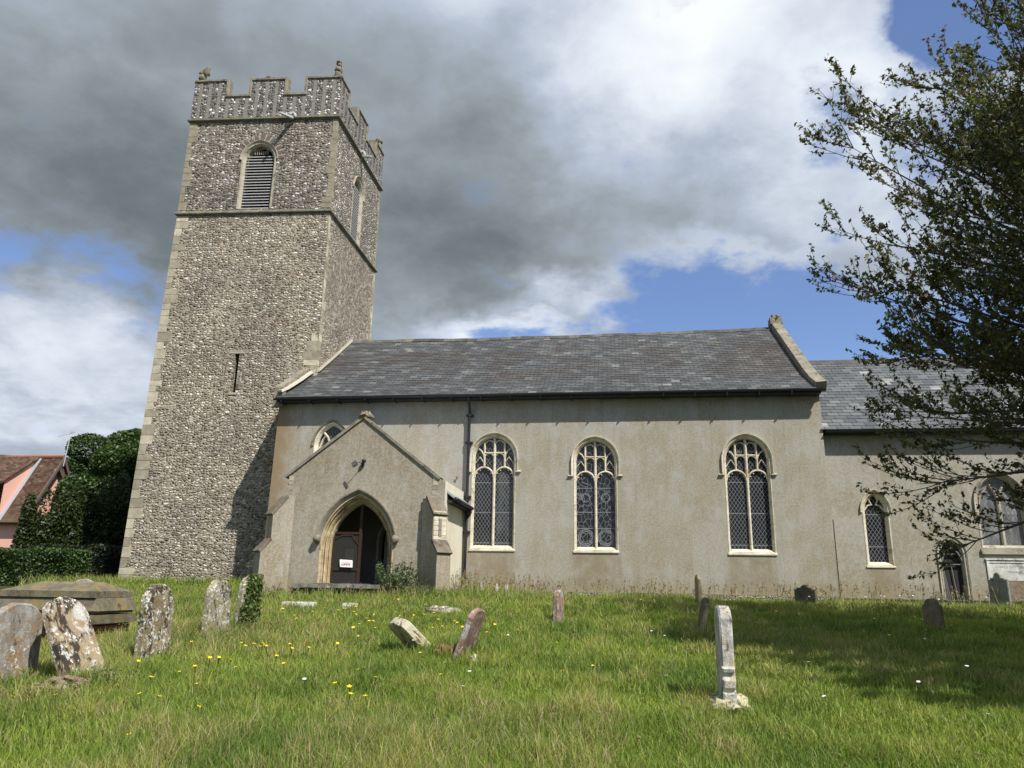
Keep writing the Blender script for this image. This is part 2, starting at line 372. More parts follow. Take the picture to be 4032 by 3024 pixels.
def glass_mat(name, mode='diamond', dw=.112, dh=.168, pale_refl=0, lead=(.21, .215, .225), gl=(.012, .014, .016)):
    m, t = mat(name); p = t.pos(); x, y, z = t.xyz(p)
    xx = t.m('ADD', x, y)
    if mode == 'diamond':
        a = t.m('DIVIDE', xx, dw); b = t.m('DIVIDE', z, dh)
        u = t.m('PINGPONG', t.m('ADD', a, b), .5); v = t.m('PINGPONG', t.m('SUBTRACT', a, b), .5)
        k = t.m('MAXIMUM', t.sstep(u, .065, .035), t.sstep(v, .065, .035))
        bar = t.sstep(t.m('PINGPONG', t.m('DIVIDE', t.m('SUBTRACT', z, 2.93), .95), .5), .014, .008); k = t.m('MAXIMUM', k, bar)
        pane = t.n('ShaderNodeTexWhiteNoise', {'Vector': t.cxyz(t.m('FLOOR', t.m('ADD', a, b)), t.m('FLOOR', t.m('SUBTRACT', a, b)), 0)}, noise_dimensions='3D').outputs['Color']
    else:
        vv = t.vm('MULTIPLY', p, (8.5, 1, 5.5))
        ve = t.n('ShaderNodeTexVoronoi', {'Vector': vv, 'Scale': 1.0}, feature='DISTANCE_TO_EDGE').outputs[0]
        k = t.sstep(ve, .06, .03, 0, .7)
        cx_ = t.m('SUBTRACT', t.m('PINGPONG', t.m('ADD', x, .56), .62), .31)
        for (cz_, rr) in ((3.12, .19), (3.12, .24), (4.35, .13)):
            d = t.m('SQRT', t.m('ADD', t.m('POWER', cx_, 2), t.m('POWER', t.m('SUBTRACT', z, cz_), 2)))
            k = t.m('MAXIMUM', k, t.sstep(t.m('ABSOLUTE', t.m('SUBTRACT', d, rr)), .016, .008))
        for zz in (3.4, 3.9, 4.65): k = t.m('MAXIMUM', k, t.sstep(t.m('ABSOLUTE', t.m('SUBTRACT', z, zz)), .014, .008))
        pane = t.n('ShaderNodeTexVoronoi', {'Vector': vv, 'Scale': 1.0}).outputs['Color']
    r, g, b_ = t.xyz(pane)
    gcol = t.mix(t.m('MULTIPLY', r, .5), gl, tuple(q*2.2 for q in gl))
    if pale_refl:
        gcol = t.mix(t.sstep(t.noise(t.vm('MULTIPLY', p, (2, 2, .6)), 2, 3, .6), .42, .62, .0, pale_refl), gcol, (.34, .34, .34))  # pale patches paint a reflection into the pane colour
    c = t.mix(k, gcol, lead)
    rg = t.n('ShaderNodeMix', {0: k, 2: .12, 3: .6}, data_type='FLOAT').outputs[0]
    tilt = t.vm('MULTIPLY', t.vm('SUBTRACT', pane, (.5, .5, .5)), (.09, .02, .09))
    nn = t.vm('NORMALIZE', t.vm('ADD', t.n('ShaderNodeNewGeometry').outputs['Normal'], tilt))
    bs = t.out(c, rg, None, spec=.5); t.t.links.new(nn, bs.inputs['Normal']); return m
M['glass'] = glass_mat('leaded diamond glass')
M['glass_pale'] = glass_mat('leaded glass with painted pale reflection', pale_refl=.6, lead=(.09, .09, .095), gl=(.10, .10, .10))  # greyish reflection painted on the panes, nothing behind them
M['glass_refl'] = glass_mat('leaded glass with painted foggy reflection', pale_refl=.14)  # foggy reflection painted into the colour of one light
M['glass_stained'] = glass_mat('stained glass seen from outside', 'stained')

def slate_mat(name, row, wid, z0, sl, dirt=True, tone=1.0):
    m, t = mat(name); p = t.pos(); x, y, z = t.xyz(p)
    s_ = t.m('DIVIDE', t.m('SUBTRACT', z, z0), sl)      # distance up the slope
    row_i = t.m('FLOOR', t.m('DIVIDE', s_, row))
    xo = t.m('ADD', x, t.m('MULTIPLY', t.m('MODULO', row_i, 2), wid*.5))
    xi = t.m('DIVIDE', xo, wid); fx = t.m('FRACT', t.m('ADD', xi, 1000))
    wn = t.n('ShaderNodeTexWhiteNoise', {'Vector': t.cxyz(t.m('FLOOR', xi), row_i, 3.3)}, noise_dimensions='3D').outputs['Color']
    r, g, b = t.xyz(wn)
    c = t.ramp(r, [(0, (.055*tone, .060*tone, .064*tone)), (.5, (.078*tone, .084*tone, .088*tone)), (.90, (.105*tone, .11*tone, .113*tone)), (.965, (.15*tone, .155*tone, .15*tone)), (1, (.24*tone, .24*tone, .23*tone))])
    if dirt:
        br = t.noise(t.vm('MULTIPLY', p, (.45, .45, .9)), 1.0, 6, .68, .5)
        band = t.m('MULTIPLY', t.sstep(z, 8.0, 8.7), t.sstep(z, 11.4, 10.2))
        c = t.mix(t.m('MULTIPLY', t.sstep(br, .40, .62, 0, .75), band), c, (.055, .045, .039))
        c = t.mix(t.sstep(t.noise(t.vm('MULTIPLY', p, (.9, .9, 3)), 1.3, 6, .75), .50, .68, 0, .6), c, (.19, .185, .165))
    lc = t.sstep(t.noise(p, 21, 4, .7), .66, .72, 0, .7); c = t.mix(lc, c, (.40, .40, .36))
    c = t.mix(t.sstep(t.noise(p, 2.6, 3, .6), .70, .74, 0, .6), c, (.35, .20, .06))
    gap = t.m('LESS_THAN', t.m('MINIMUM', fx, t.m('SUBTRACT', 1, fx)), .03)
    c = t.mix(gap, c, (.015, .015, .015))
    h = t.m('ADD', t.m('MULTIPLY', g, .8), t.m('MULTIPLY', t.noise(p, 25, 3, .6), .4))
    t.out(c, .68, h, .6, .018, .3); return m

def grass_mat():
    m, t = mat('grass blades'); a = t.n('ShaderNodeAttribute', attribute_name='tint').outputs['Color']
    b = t.n('ShaderNodeBsdfPrincipled', {'Base Color': a, 'Roughness': .55, 'Specular IOR Level': .3})
    tr = t.n('ShaderNodeBsdfTranslucent', {'Color': t.mix(1.0, a, (1.15, 1.25, .6), 'MULTIPLY')})
    mx = t.n('ShaderNodeMixShader', {0: .35, 1: b.outputs[0], 2: tr.outputs[0]}); t.n('ShaderNodeOutputMaterial', {'Surface': mx.outputs[0]}); return m
M['blade'] = grass_mat()
def leaf_mat(name, rough=.4, trans=.25, spec=.45):
    m, t = mat(name); a = t.n('ShaderNodeAttribute', attribute_name='tint').outputs['Color']
    b = t.n('ShaderNodeBsdfPrincipled', {'Base Color': a, 'Roughness': rough, 'Specular IOR Level': spec})
    tr = t.n('ShaderNodeBsdfTranslucent', {'Color': t.mix(1.0, a, (1.3, 1.3, .6), 'MULTIPLY')})
    mx = t.n('ShaderNodeMixShader', {0: trans, 1: b.outputs[0], 2: tr.outputs[0]}); t.n('ShaderNodeOutputMaterial', {'Surface': mx.outputs[0]}); return m
M['leaf'] = leaf_mat('glossy evergreen leaves', .55, .25, .25); M['leaf_soft'] = leaf_mat('soft leaves', .5, .25)
def ground_mat():
    m, t = mat('turf soil'); p = t.pos()
    c = t.mix(t.noise(p, .6, 5, .6), (.045, .06, .018), (.075, .085, .028))
    c = t.mix(t.sstep(t.noise(p, 1.7, 5, .7), .52, .68, 0, .8), c, (.12, .10, .055))
    c = t.mix(t.noise(p, 30, 4, .7), c, (.04, .045, .016))
    t.out(c, .95, t.noise(p, 18, 6, .8), .8, .06, .1); return m
M['ground'] = ground_mat()

# ---------------------------------------------------------------- ground
def gz(x, y):
    b = .058*max(-12, min(y, 23.4)) + (0 if y < 23.4 else .02*min(1, (y-23.4)/6))
    if y > 34: b -= 0
    if x > -4 and y > 20.5: b -= .10*min(1, (y-20.5)/2)*min(1, (x+4)/2)
    b += .035*mnoise.noise(Vector((x*.35, y*.35, .3)))*(1 if y < 30 else .3)+.018*mnoise.noise(Vector((x*1.3, y*1.3, 2.3)))*(1 if y < 30 else .3)
    b += .10*math.exp(-((x+6.6)/2.6)**2-((y-19.4)/1.5)**2)
    b += .14*math.exp(-((x+5.72)/.38)**2-((y-7.75)/.32)**2)
    b += .13*math.exp(-((x+2.25)/.45)**2-((y-10.9)/.4)**2)
    return b
xs = np.concatenate([np.arange(-400, -40, 30), np.arange(-40, -16, 1.5), np.arange(-16, 16, .22), np.arange(16, 40, 1.5), np.arange(40, 401, 30)])
ys = np.concatenate([[-200, -100, -50, -25], np.arange(-12, 2, 1.0), np.arange(2, 26, .22), np.arange(26, 60, 2), [80, 120, 200, 400, 900]])
G = np.array([[(x, y, gz(x, y)) for x in xs] for y in ys]).reshape(-1, 3); nx = len(xs)
F = [(j*nx+i, j*nx+i+1, (j+1)*nx+i+1, (j+1)*nx+i) for j in range(len(ys)-1) for i in range(nx-1)]
me = nmesh('ground', G, F); me.materials.append(M['ground']); me.polygons.foreach_set('use_smooth', [True]*len(me.polygons))
tag(link('ground', me), kind='structure')

# ---------------------------------------------------------------- church
church = thing('church', (-3, 24, 1.45))
tag(church, 'medieval church with square flint tower, slate roofed rendered nave, south porch and chancel', 'church')
X_, Z_, S_ = (1, 0, 0), (0, 0, 1), (0, -1, 0)
def two_centred(cx, hw, zs, rise, n=9):
    rise = max(rise, hw*1.001); Rr = (hw*hw+rise*rise)/(2*hw); c0 = cx+hw-Rr; a1 = math.atan2(rise, Rr-hw)
    right = [(c0+Rr*math.cos(a1*i/n), zs+Rr*math.sin(a1*i/n)) for i in range(n+1)]
    left = [(2*cx-p[0], p[1]) for p in right[:-1]][::-1]
    return right+left          # from right springing over the apex to the left springing
def opening(cx, hw, zb, zs, rise, n=9):
    return [(cx-hw, zb), (cx+hw, zb)]+two_centred(cx, hw, zs, rise, n)
def inset(cx, hw, zb, zs, rise, e, n=9):
    return opening(cx, hw-e, zb+e, zs, rise-e, n)
def P3(pts, y): return [(p[0], y, p[1]) for p in pts]

def barprof(w_, d0, d1): return [(-w_/2, -d1), (w_/2, -d1), (w_/2, -d0-.03), (w_*.16, -d0), (-w_*.16, -d0), (-w_/2, -d0-.03)]
def cusps(mb, pts, y, size, idxs):
    for i in idxs:
        a, b = Vector((pts[i-1][0], 0, pts[i-1][1])), Vector((pts[i+1][0], 0, pts[i+1][1])); p = Vector((pts[i][0], y, pts[i][1]))
        tt = (b-a).normalized(); inn = Vector((-tt.z, 0, tt.x))
        q = p+inn*size
        mb.add([p-tt*size*.55, p+tt*size*.55, q, p-tt*size*.4+Vector((0, .07, 0)), p+tt*size*.4+Vector((0, .07, 0)), q+Vector((0, .05, 0))], [(0, 1, 2), (3, 5, 4), (0, 2, 5, 3), (1, 4, 5, 2)])

def nave_window(cx, zb, zs, hw, rise, glass, glass2=None, label=''):
    """Perpendicular two-light window"""
    y = 24.0; o = opening(cx, hw, zb, zs, rise, 10)
    fr = MB(); fr.sweep(P3(o, y), [(0, .008), (.022, .008), (.08, -.12), (.08, -.26), (0, -.26)], S_, closed=True)
    win = fr.build('window', M['cream'], church)
    ix = hw-.09; mull = .045; b = MB()
    yy = y
    b.sweep([(cx, yy, zb+.05), (cx, yy, zs+rise-.09)], barprof(.085, .085, .22), S_)
    zl = zs-.62       # springing of the light heads
    heads = []
    for s in (-1, 1):
        lc = cx+s*(ix+.04)/2; lh = (ix-.04)/2
        a = two_centred(lc, lh+.02, zl, lh*1.12, 6); heads.append((lc, lh, a))
        b.sweep(P3(a, yy), barprof(.06, .088+.003*s, .21), S_)
        # cusps of the light head
        cusps(b, a, yy-(-.12), .085, [2, 4, 8, 10])
        zt = zl+lh*1.12
        ztop = zs+rise*math.sqrt(max(0, 1-((lc-cx)/hw)**2))-.12
        b.sweep([(lc, yy, zt), (lc, yy, ztop)], barprof(.062, .09, .205), S_)
        # small heads of the tracery lights between mullion and this bar
        mc = (cx+lc)/2; mh = abs(lc-cx)/2-.03
        z1 = zt+.30
        a2 = two_centred(mc, mh+.02, z1, mh*.8, 4); b.sweep(P3(a2, yy), barprof(.035, .096, .2), S_); cusps(b, a2, yy+.12, .045, [2, 6])
        b.sweep([(cx+s*.03, yy, z1+.17), (lc, yy, z1+.17)], barprof(.045, .092, .2), S_)
        a3 = two_centred(mc, mh+.02, min(z1+.42, ztop-.1), mh*.8, 4); b.sweep(P3(a3, yy), barprof(.035, .097, .2), S_); cusps(b, a3, yy+.12, .045, [2, 6])
        # outer tracery light, bending in to the arch
        oc = cx+s*(abs(lc-cx)+ix)/2
        b.sweep([(lc, yy, zt+.28), (lc+s*.035, yy, zt+.42), (lc+s*.10, yy, zt+.53), (lc+s*.19, yy, zt+.60)], barprof(.045, .093, .2), S_)
        b.sweep([(cx+s*(ix+.02), yy, zt+.10), (oc+s*.05, yy, zt+.26), (oc, yy, zt+.33), (oc-s*.05, yy, zt+.26), (lc, yy, zt+.12)], barprof(.028, .1, .2), S_)
    b.build('tracery', M['cream'], win)
    # glass
    g = MB(); gp = inset(cx, hw, zb, zs, rise, .07, 8)
    if glass2:
        for (xa, xb, mm) in ((cx-hw, cx, glass), (cx, cx+hw, glass2)):
            g = MB(); q = [(min(max(p[0], xa), xb), p[1]) for p in gp]; g.panel(q, [], (0, y+.17, 0), X_, Z_, S_, 0); g.build('glass_pane', mm, win)
    else:
        g.panel(gp, [], (0, y+.17, 0), X_, Z_, S_, 0); g.build('glass_pane', glass, win)
    # hood mould with label stops
    h = MB(); ar = two_centred(cx, hw+.035, zs, rise+.035, 12)
    path = [(ar[0][0], zs-.45)]+ar+[(ar[-1][0], zs-.45)]
    h.sweep(P3(path, y), [(-.04, -.005), (.02, -.005), (.02, .02), (-.025, .07), (-.04, .07)], S_)
    for s in (-1, 1):
        xx = cx+s*(hw+.09); h.hull8([(xx-.08, y-.07, zs-.47), (xx+.08, y-.07, zs-.47), (xx+.08, y+.01, zs-.49), (xx-.08, y+.01, zs-.49)], [(xx-.08, y-.07, zs-.45), (xx+.08, y-.07, zs-.45), (xx+.08, y+.01, zs-.42), (xx-.08, y+.01, zs-.42)])
    h.build('hood_mould', M['cream'], win)
    s_ = MB(); s_.hull8([(cx-hw-.02, y-.035, zb-.05), (cx+hw+.02, y-.035, zb-.05), (cx+hw+.02, y+.02, zb-.05), (cx-hw-.02, y+.02, zb-.05)], [(cx-hw-.02, y-.035, zb-.002), (cx+hw+.02, y-.035, zb-.002), (cx+hw+.02, y+.02, zb+.03), (cx-hw-.02, y+.02, zb+.03)])
    s_.hull8([(cx-hw+.1, y-.01, zb+.03), (cx+hw-.1, y-.01, zb+.03), (cx+hw-.1, y+.2, zb+.03), (cx-hw+.1, y+.2, zb+.03)], [(cx-hw+.1, y-.01, zb+.032), (cx+hw-.1, y-.01, zb+.032), (cx+hw-.1, y+.2, zb+.15), (cx-hw+.1, y+.2, zb+.15)])
    s_.build('sill', M['cream'], win)
    return o
NW = [(-3.80, 2.72, 5.62, .71, .74), (-.56, 2.70, 5.48, .68, .73), (4.09, 2.68, 5.50, .69, .75)]
holes = [nave_window(*NW[0], M['glass'], M['glass_refl']), nave_window(*NW[1], M['glass_stained']), nave_window(*NW[2], M['glass'])]
# small west window half behind the porch gable
o0 = opening(-9.3, .60, 4.6, 6.05, .80, 9)
fr = MB(); fr.sweep(P3(o0, 24), [(0, .010), (.03, .010), (.105, -.10), (.105, -.26), (0, -.26)], S_, closed=True); w0 = fr.build('window', M['cream'], church)
b = MB(); b.sweep([(-9.3, 24, 4.7), (-9.3, 24, 5.95)], barprof(.09, .085, .22), S_)
for s in (-1, 1):
    b.sweep([(-9.3+s*.5, 24, 5.6), (-9.3+s*.46, 24, 5.95), (-9.3+s*.36, 24, 6.25), (-9.3+s*.25, 24, 6.42)], barprof(.06, .09+.003*s, .21), S_)
    b.sweep([(-9.3, 24, 5.75), (-9.3+s*.06, 24, 6.05), (-9.3+s*.18, 24, 6.35), (-9.3+s*.32, 24, 6.52)], barprof(.075, .083+.004*s, .2), S_)
b.build('tracery', M['cream'], w0)
g = MB(); g.panel(inset(-9.3, .60, 4.6, 6.05, .80, .1, 8), [], (0, 24.17, 0), X_, Z_, S_, 0); g.build('glass_pane', M['glass'], w0)
h = MB(); h.sweep(P3(two_centred(-9.3, .64, 6.05, .84, 10), 24), [(-.03, -.005), (.03, -.005), (.03, .02), (-.02, .06), (-.03, .06)], S_); h.build('hood_mould', M['string'], w0)
holes.append(o0)
nw = MB(); nw.panel([(-11.33, .9), (6.46, .9), (6.40, 7.75), (-11.25, 7.75)], holes, (0, 24, 0), X_, Z_, S_, .3)
# east and west returns and the stub gable beside the tower
nw.add([(6.46, 24, .9), (6.46, 35, .9), (6.40, 35, 7.75), (6.40, 24, 7.75)], [(0, 1, 2, 3)])
nw.add([(6.4, 24, 7.7), (6.4, 35, 7.7), (6.4, 29.4, 11.5)], [(0, 1, 2)])
nw.add([(-11.33, 24, .9), (-11.33, 26.2, .9), (-11.25, 26.2, 9.55), (-11.25, 24, 8.02)], [(3, 2, 1, 0)])
nw.add([(-11.33, 35, .9), (6.46, 35, .9), (6.40, 35, 7.75), (-11.25, 35, 7.75)], [(3, 2, 1, 0)])
nw.build('nave_wall', M['render'], church)
# plinth: drip edge and pale flint footing
pb = MB(); pb.box(-4.6, 6.5, 23.955, 24.0, 1.46, 1.485); pb.box(6.5, 12.5, 24.2, 24.25, 1.42, 1.445); pb.build('plinth_drip', M['string'], church)
pb = MB(); pb.box(-4.6, 6.5, 23.93, 23.999, .9, 1.459); pb.build('footing', M['flint_white'], church)
# vertical crack / lead strip at nave-chancel joint
pb = MB(); pb.sweep([(6.48, 24, 1.4), (6.47, 24, 3.7)], [(-.012, 0), (.012, 0), (.012, .02), (-.012, .02)], S_); pb.build('joint_strip', M['iron'], church)

# nave roof: courses of slates
def roofline(Y0):     # slope profile, eave to ridge
    pass
def slope_pts(prof, step):
    out = [prof[0]]; pts = []
    for (a, b) in zip(prof[:-1], prof[1:]):
        L = math.dist(a, b); n = max(1, round(L/step))
        for i in range(1, n+1): out.append((a[0]+(b[0]-a[0])*i/n, a[1]+(b[1]-a[1])*i/n))
    return out
def slates(name, prof, x0f, x1f, step, m, sag=None, nx_=44):
    pts = slope_pts(prof, step); mb = MB(); lift = .016
    for k, (a, b) in enumerate(zip(pts[:-1], pts[1:])):
        dyv, dzv = b[0]-a[0], b[1]-a[1]; L = math.hypot(dyv, dzv); ny, nz = -dzv/L, dyv/L
        xa, xb = x0f(a), x1f(a); vs = []
        for i in range(nx_+1):
            x = xa+(xb-xa)*i/nx_; s = sag(x, a, k) if sag else 0; s2 = sag(x, b, k+1) if sag else 0
            vs += [(x, a[0], a[1]+s-.01), (x, a[0]+ny*lift, a[1]+nz*lift+s), (x, b[0]+ny*.002, b[1]+nz*.002+s2)]
        fs = []
        for i in range(nx_):
            q = i*3; fs += [(q, q+3, q+4, q+1), (q+1, q+4, q+5, q+2)]
        mb.add(vs, fs)
    return mb.build(name, m, church)
RID = (29.4, 11.5)
prof = [(23.62, 7.66), (24.3, 8.0), (25.2, 8.52), RID]
def wavy(x, p, k):
    f = (p[1]-7.66)/3.8
    return f*(-.07*math.sin((x+10.8)/17*math.pi)+.035*mnoise.noise(Vector((x*.45, p[1]*.5, 0))))-.012+.012*mnoise.noise(Vector((x*1.6, p[1]*4, 5)))+.06*f*(x+10.8)/17
M['slate'] = slate_mat('nave roof slates', .2, .30, 7.66, .565)
def west_edge(p): return -11.22 if p[0] < 26.0 else -10.9
ro = slates('nave_roof', prof, west_edge, lambda p: 6.25, .2, M['slate'], wavy, 60)
bk = MB(); bk.add([(-11.2, 29.42, 11.42), (6.3, 29.42, 11.42), (6.3, 35.3, 7.6), (-11.2, 35.3, 7.6)], [(0, 1, 2, 3)]); bk.build('north_slope', M['slate'], ro)
rd = MB()
x = -10.85
while x < 6.2:
    L = random.uniform(.42, .5); x2 = min(x+L, 6.22)
    za = 11.5+wavy(x, RID, 0); zb_ = 11.5+wavy(x2, RID, 0)
    e = random.uniform(0, .015)
    rd.hull8([(x, 29.22, za-.10), (x, 29.58, za-.10), (x, 29.44, za+.055+e), (x, 29.36, za+.055+e)], [(x2-.008, 29.22, zb_-.10), (x2-.008, 29.58, zb_-.10), (x2-.008, 29.44, zb_+.055+e), (x2-.008, 29.36, zb_+.055+e)], random.random()); x = x2
M['ridge'] = stone_mat('lichen spotted ridge tiles', (.09, .09, .088), (.15, .15, .145), lichen=(.35, .17, .04), lam=.62, rnd=True)
rd.build('ridge_tiles', M['ridge'], ro)
# mortar fillet against the tower
ff = MB()
ff.sweep([(-11.18, 23.75, 7.86), (-11.16, 24.3, 8.13), (-11.12, 25.2, 8.66), (-11.05, 25.9, 9.14)], [(-.10, 0), (.09, 0), (.06, .05), (-.08, .09)], (0, -.55, .83))
ff.sweep([(-11.05, 25.9, 9.10), (-10.86, 26.15, 9.28), (-10.84, 27.5, 10.21), (-10.84, 29.35, 11.5)], [(-.07, 0), (.06, 0), (.05, .03), (-.07, .13)], (0, -.55, .83))
ff.build('mortar_fillet', M['mortar'], ro)
vg = MB(); vg.sweep([(-11.33, 23.9, 8.02), (-11.31, 24.9, 8.62), (-11.28, 26.0, 9.32)], [(-.14, -.2), (.14, -.2), (.14, .03), (-.14, .05)], (0, -.5, .86)); vg.box(-11.42, -11.1, 23.86, 24.1, 7.4, 8.05); vg.build('west_verge', M['coping'], church)
# gutter
def gutter(mb, x0, x1, y, z, r=.062, sl=0):
    pr = [(math.cos(a)*r, math.sin(a)*r) for a in [math.pi*i/6 for i in range(6, 13)]]+[(r*.8, 0), (-r*.8, 0)]
    A = [(x0, y+a, z+b) for a, b in pr]; B = [(x1, y+a, z+b+sl) for a, b in pr]; mb.hull8(A, B)
gt = MB(); gutter(gt, -11.28, 6.5, 23.60, 7.60, .065, .03); gt.box(-11.2, 6.38, 23.66, 24.0, 7.50, 7.60)
gt.build('gutter', M['iron'], church)
gb = MB(); xx = -11.0
while xx < 6.3: gb = MB(); gb.box(xx-.012, xx+.012, 23.58, 24.0, 7.46, 7.50); gb.box(xx-.012, xx+.012, 23.53, 23.60, 7.50+.002*xx, 7.55+.002*xx); gb.build('gutter_bracket', M['iron'], church); xx += .97
# east gable coping
cp = MB()
cp.sweep([(6.42, 23.72, 7.80), (6.42, 24.4, 8.15), (6.42, 25.2, 8.68), (6.42, 29.4, 11.78)], [(-.16, -.25), (.16, -.25), (.16, .08), (-.16, .11)], (0, -.58, .81))
cp.sweep([(6.42, 29.4, 11.78), (6.42, 35.2, 7.8)], [(-.19, -.25), (.19, -.25), (.19, .12), (-.19, .12)], (0, .58, .81))
cp.build('gable_coping', M['coping'], church)
fn = MB(); fn.blob(6.42, 29.35, 11.93, .2, .2, .17, 3, .5, 3, 18, 12); fn.box(6.2, 6.66, 29.15, 29.6, 11.7, 11.95); fn.build('gable_stump', M['coping'], church)
# drain pipe
dp = MB(); dp.tube([(-4.62, 23.62, 7.55), (-4.62, 23.66, 7.42), (-4.62, 23.83, 7.25), (-4.62, 23.88, 7.1), (-4.62, 23.88, 3.0), (-4.63, 23.88, 1.4)], .046, 10)
dpo = dp.build('drainpipe', M['iron'], church, True)
db = MB()
for z in (7.0, 4.35, 3.25, 6.1):
    db = MB(); db.tube([(-4.62, 23.88, z-.035), (-4.62, 23.88, z+.035)], .062, 10); db.box(-4.74, -4.5, 23.90, 24.0, z-.03, z+.03)
    db.build('pipe_collar', M['iron'], dpo)

# ---- chancel
CY = 24.25
def lancet(cx, zb, zs, hw, rise):
    o = opening(cx, hw, zb, zs, rise, 9)
    f = MB(); f.sweep(P3(o, CY), [(0, .010), (.03, .010), (.10, -.09), (.10, -.24), (0, -.24)], S_, closed=True); wn = f.build('window', M['cream'], church)
    b = MB()
    for s in (-1, 1):
        b.sweep([(cx+s*(hw-.1), CY, zs+.02), (cx+s*(hw-.2), CY, zs+.16), (cx+s*.07, CY, zs+.19), (cx+s*.13, CY, zs+.33), (cx+s*.08, CY, zs+.46), (cx, CY, zs+.50)], barprof(.05, .085+.004*s, .2), S_)
    b.build('tracery', M['cream'], wn)
    g = MB(); g.panel(inset(cx, hw, zb, zs, rise, .1, 8), [], (0, CY+.15, 0), X_, Z_, S_, 0); g.build('glass_pane', M['glass'], wn)
    h = MB(); h.sweep(P3([(cx+hw+.03, zs-.05)]+two_centred(cx, hw+.03, zs, rise+.03, 10)+[(cx-hw-.03, zs-.05)], CY), [(-.03, -.005), (.03, -.005), (.03, .02), (-.02, .06), (-.03, .06)], S_); h.build('hood_mould', M['cream'], wn)
    s_ = MB(); s_.hull8([(cx-hw-.03, CY-.03, zb-.04), (cx+hw+.03, CY-.03, zb-.04), (cx+hw+.03, CY+.02, zb-.04), (cx-hw-.03, CY+.02, zb-.04)], [(cx-hw-.03, CY-.03, zb-.002), (cx+hw+.03, CY-.03, zb-.002), (cx+hw+.03, CY+.02, zb+.03), (cx-hw-.03, CY+.02, zb+.03)])
    s_.hull8([(cx-hw+.1, CY-.01, zb+.03), (cx+hw-.1, CY-.01, zb+.03), (cx+hw-.1, CY+.16, zb+.03), (cx-hw+.1, CY+.16, zb+.03)], [(cx-hw+.1, CY-.01, zb+.032), (cx+hw-.1, CY-.01, zb+.032), (cx+hw-.1, CY+.16, zb+.13), (cx-hw+.1, CY+.16, zb+.13)])
    s_.build('sill', M['cream'], wn); return o
h1 = lancet(7.78, 2.36, 3.98, .38, .58)
# two-light east window with a pale reflection painted into its glass
cx, zb, zs, hw, rise = 11.3, 2.9, 4.25, .68, .85
o2 = opening(cx, hw, zb, zs, rise, 9)
f = MB(); f.sweep(P3(o2, CY), [(0, .010), (.03, .010), (.10, -.09), (.10, -.24), (0, -.24)], S_, closed=True); wn = f.build('window', M['creamdull'], church)
b = MB(); b.sweep([(cx, CY, zb), (cx, CY, zs+.15)], barprof(.11, .08, .2), S_)
for s in (-1, 1):
    b.sweep([(cx, CY, zs-.05), (cx+s*.06, CY, zs+.25), (cx+s*.2, CY, zs+.52)], barprof(.08, .084+.004*s, .2), S_)
    b.sweep([(cx+s*.55, CY, zs-.1), (cx+s*.5, CY, zs+.15), (cx+s*.3, CY, zs+.42)], barprof(.06, .09+.004*s, .2), S_)
b.build('tracery', M['creamdull'], wn)
g = MB(); g.panel(inset(cx, hw, zb, zs, rise, .1, 8), [], (0, CY+.15, 0), X_, Z_, S_, 0); g.build('glass_pane', M['glass_pale'], wn)
h = MB(); h.sweep(P3([(cx+hw+.03, zs-.3)]+two_centred(cx, hw+.03, zs, rise+.03, 10)+[(cx-hw-.03, zs-.3)], CY), [(-.03, -.005), (.03, -.005), (.03, .02), (-.02, .06), (-.03, .06)], S_); h.build('hood_mould', M['creamdull'], wn)
s_ = MB(); s_.box(cx-hw-.04, cx+hw+.06, CY-.06, CY+.05, zb-.16, zb-.01); s_.build('sill', M['creamdull'], wn)
# priest door
dcx, dhw = 9.78, .33
dh_ = opening(dcx, dhw, 1.2, 2.72, .46, 8)
f = MB(); f.sweep(P3(dh_[1:]+[dh_[0]], CY), [(-.02, .008), (.015, .008), (.055, -.09), (.055, -.22), (-.02, -.22)], S_); pdr = f.build('priest_doorway', M['creamdull'], church)
h = MB(); h.sweep(P3([(dcx+dhw+.04, 1.3)]+two_centred(dcx, dhw+.04, 2.72, .50, 9)+[(dcx-dhw-.04, 1.3)], CY), [(-.045, -.005), (0, -.005), (0, .02), (-.035, .04), (-.045, .04)], S_); h.build('hood_mould', M['creamdull'], pdr)
g = MB(); 
for i in range(5): g.box(dcx-.3+i*.12, dcx-.3+i*.12+.114, CY+.15, CY+.2, 1.2, 3.15)
g.build('door_boards', M['wood_black'], pdr)
g = MB(); g.box(dcx-.25, dcx+.25, CY+.07, CY+.10, 2.43, 2.455); g.box(dcx-.16, dcx+.16, CY+.07, CY+.10, 2.73, 2.75)
for s in (-1, 1): g.sweep([(dcx+.02, CY+.06, 2.92), (dcx+s*.18, CY+.06, 2.78), (dcx+s*.32, CY+.06, 2.45)], [(-.015, 0), (.015, 0), (.015, .03), (-.015, .03)], S_)
for k in range(3): g.tube([(dcx-.31+.02*k, CY+.08, 2.45), (dcx-.27+.05*k, CY+.02, 1.35)], .011, 5)
g.sweep([(dcx-.02, CY+.12, 2.4), (dcx+.06, CY+.12, 1.4)], [(-.008, 0), (.008, 0), (.008, .02), (-.008, .02)], S_)
g.build('netted_bird_frame', M['wood_grey'], pdr)
cw = MB(); cw.panel([(6.47, .9), (15, .9), (15, 6.42), (6.47, 6.42)], [h1, o2, dh_], (0, CY, 0), X_, Z_, S_, .3)
cw.add([(15, CY, .9), (15, 34.2, .9), (15, 34.2, 6.4), (15, 29.3, 10.1), (15, CY, 6.4)], [(0, 1, 2, 3, 4)]); cw.add([(6.4, 34.2, .9), (15, 34.2, .9), (15, 34.2, 6.4), (6.4, 34.2, 6.4)], [(3, 2, 1, 0)])
cw.build('chancel_wall', M['render'], church)
M['slate2'] = slate_mat('chancel roof slates', .27, .36, 6.38, .6, dirt=False, tone=1.35)
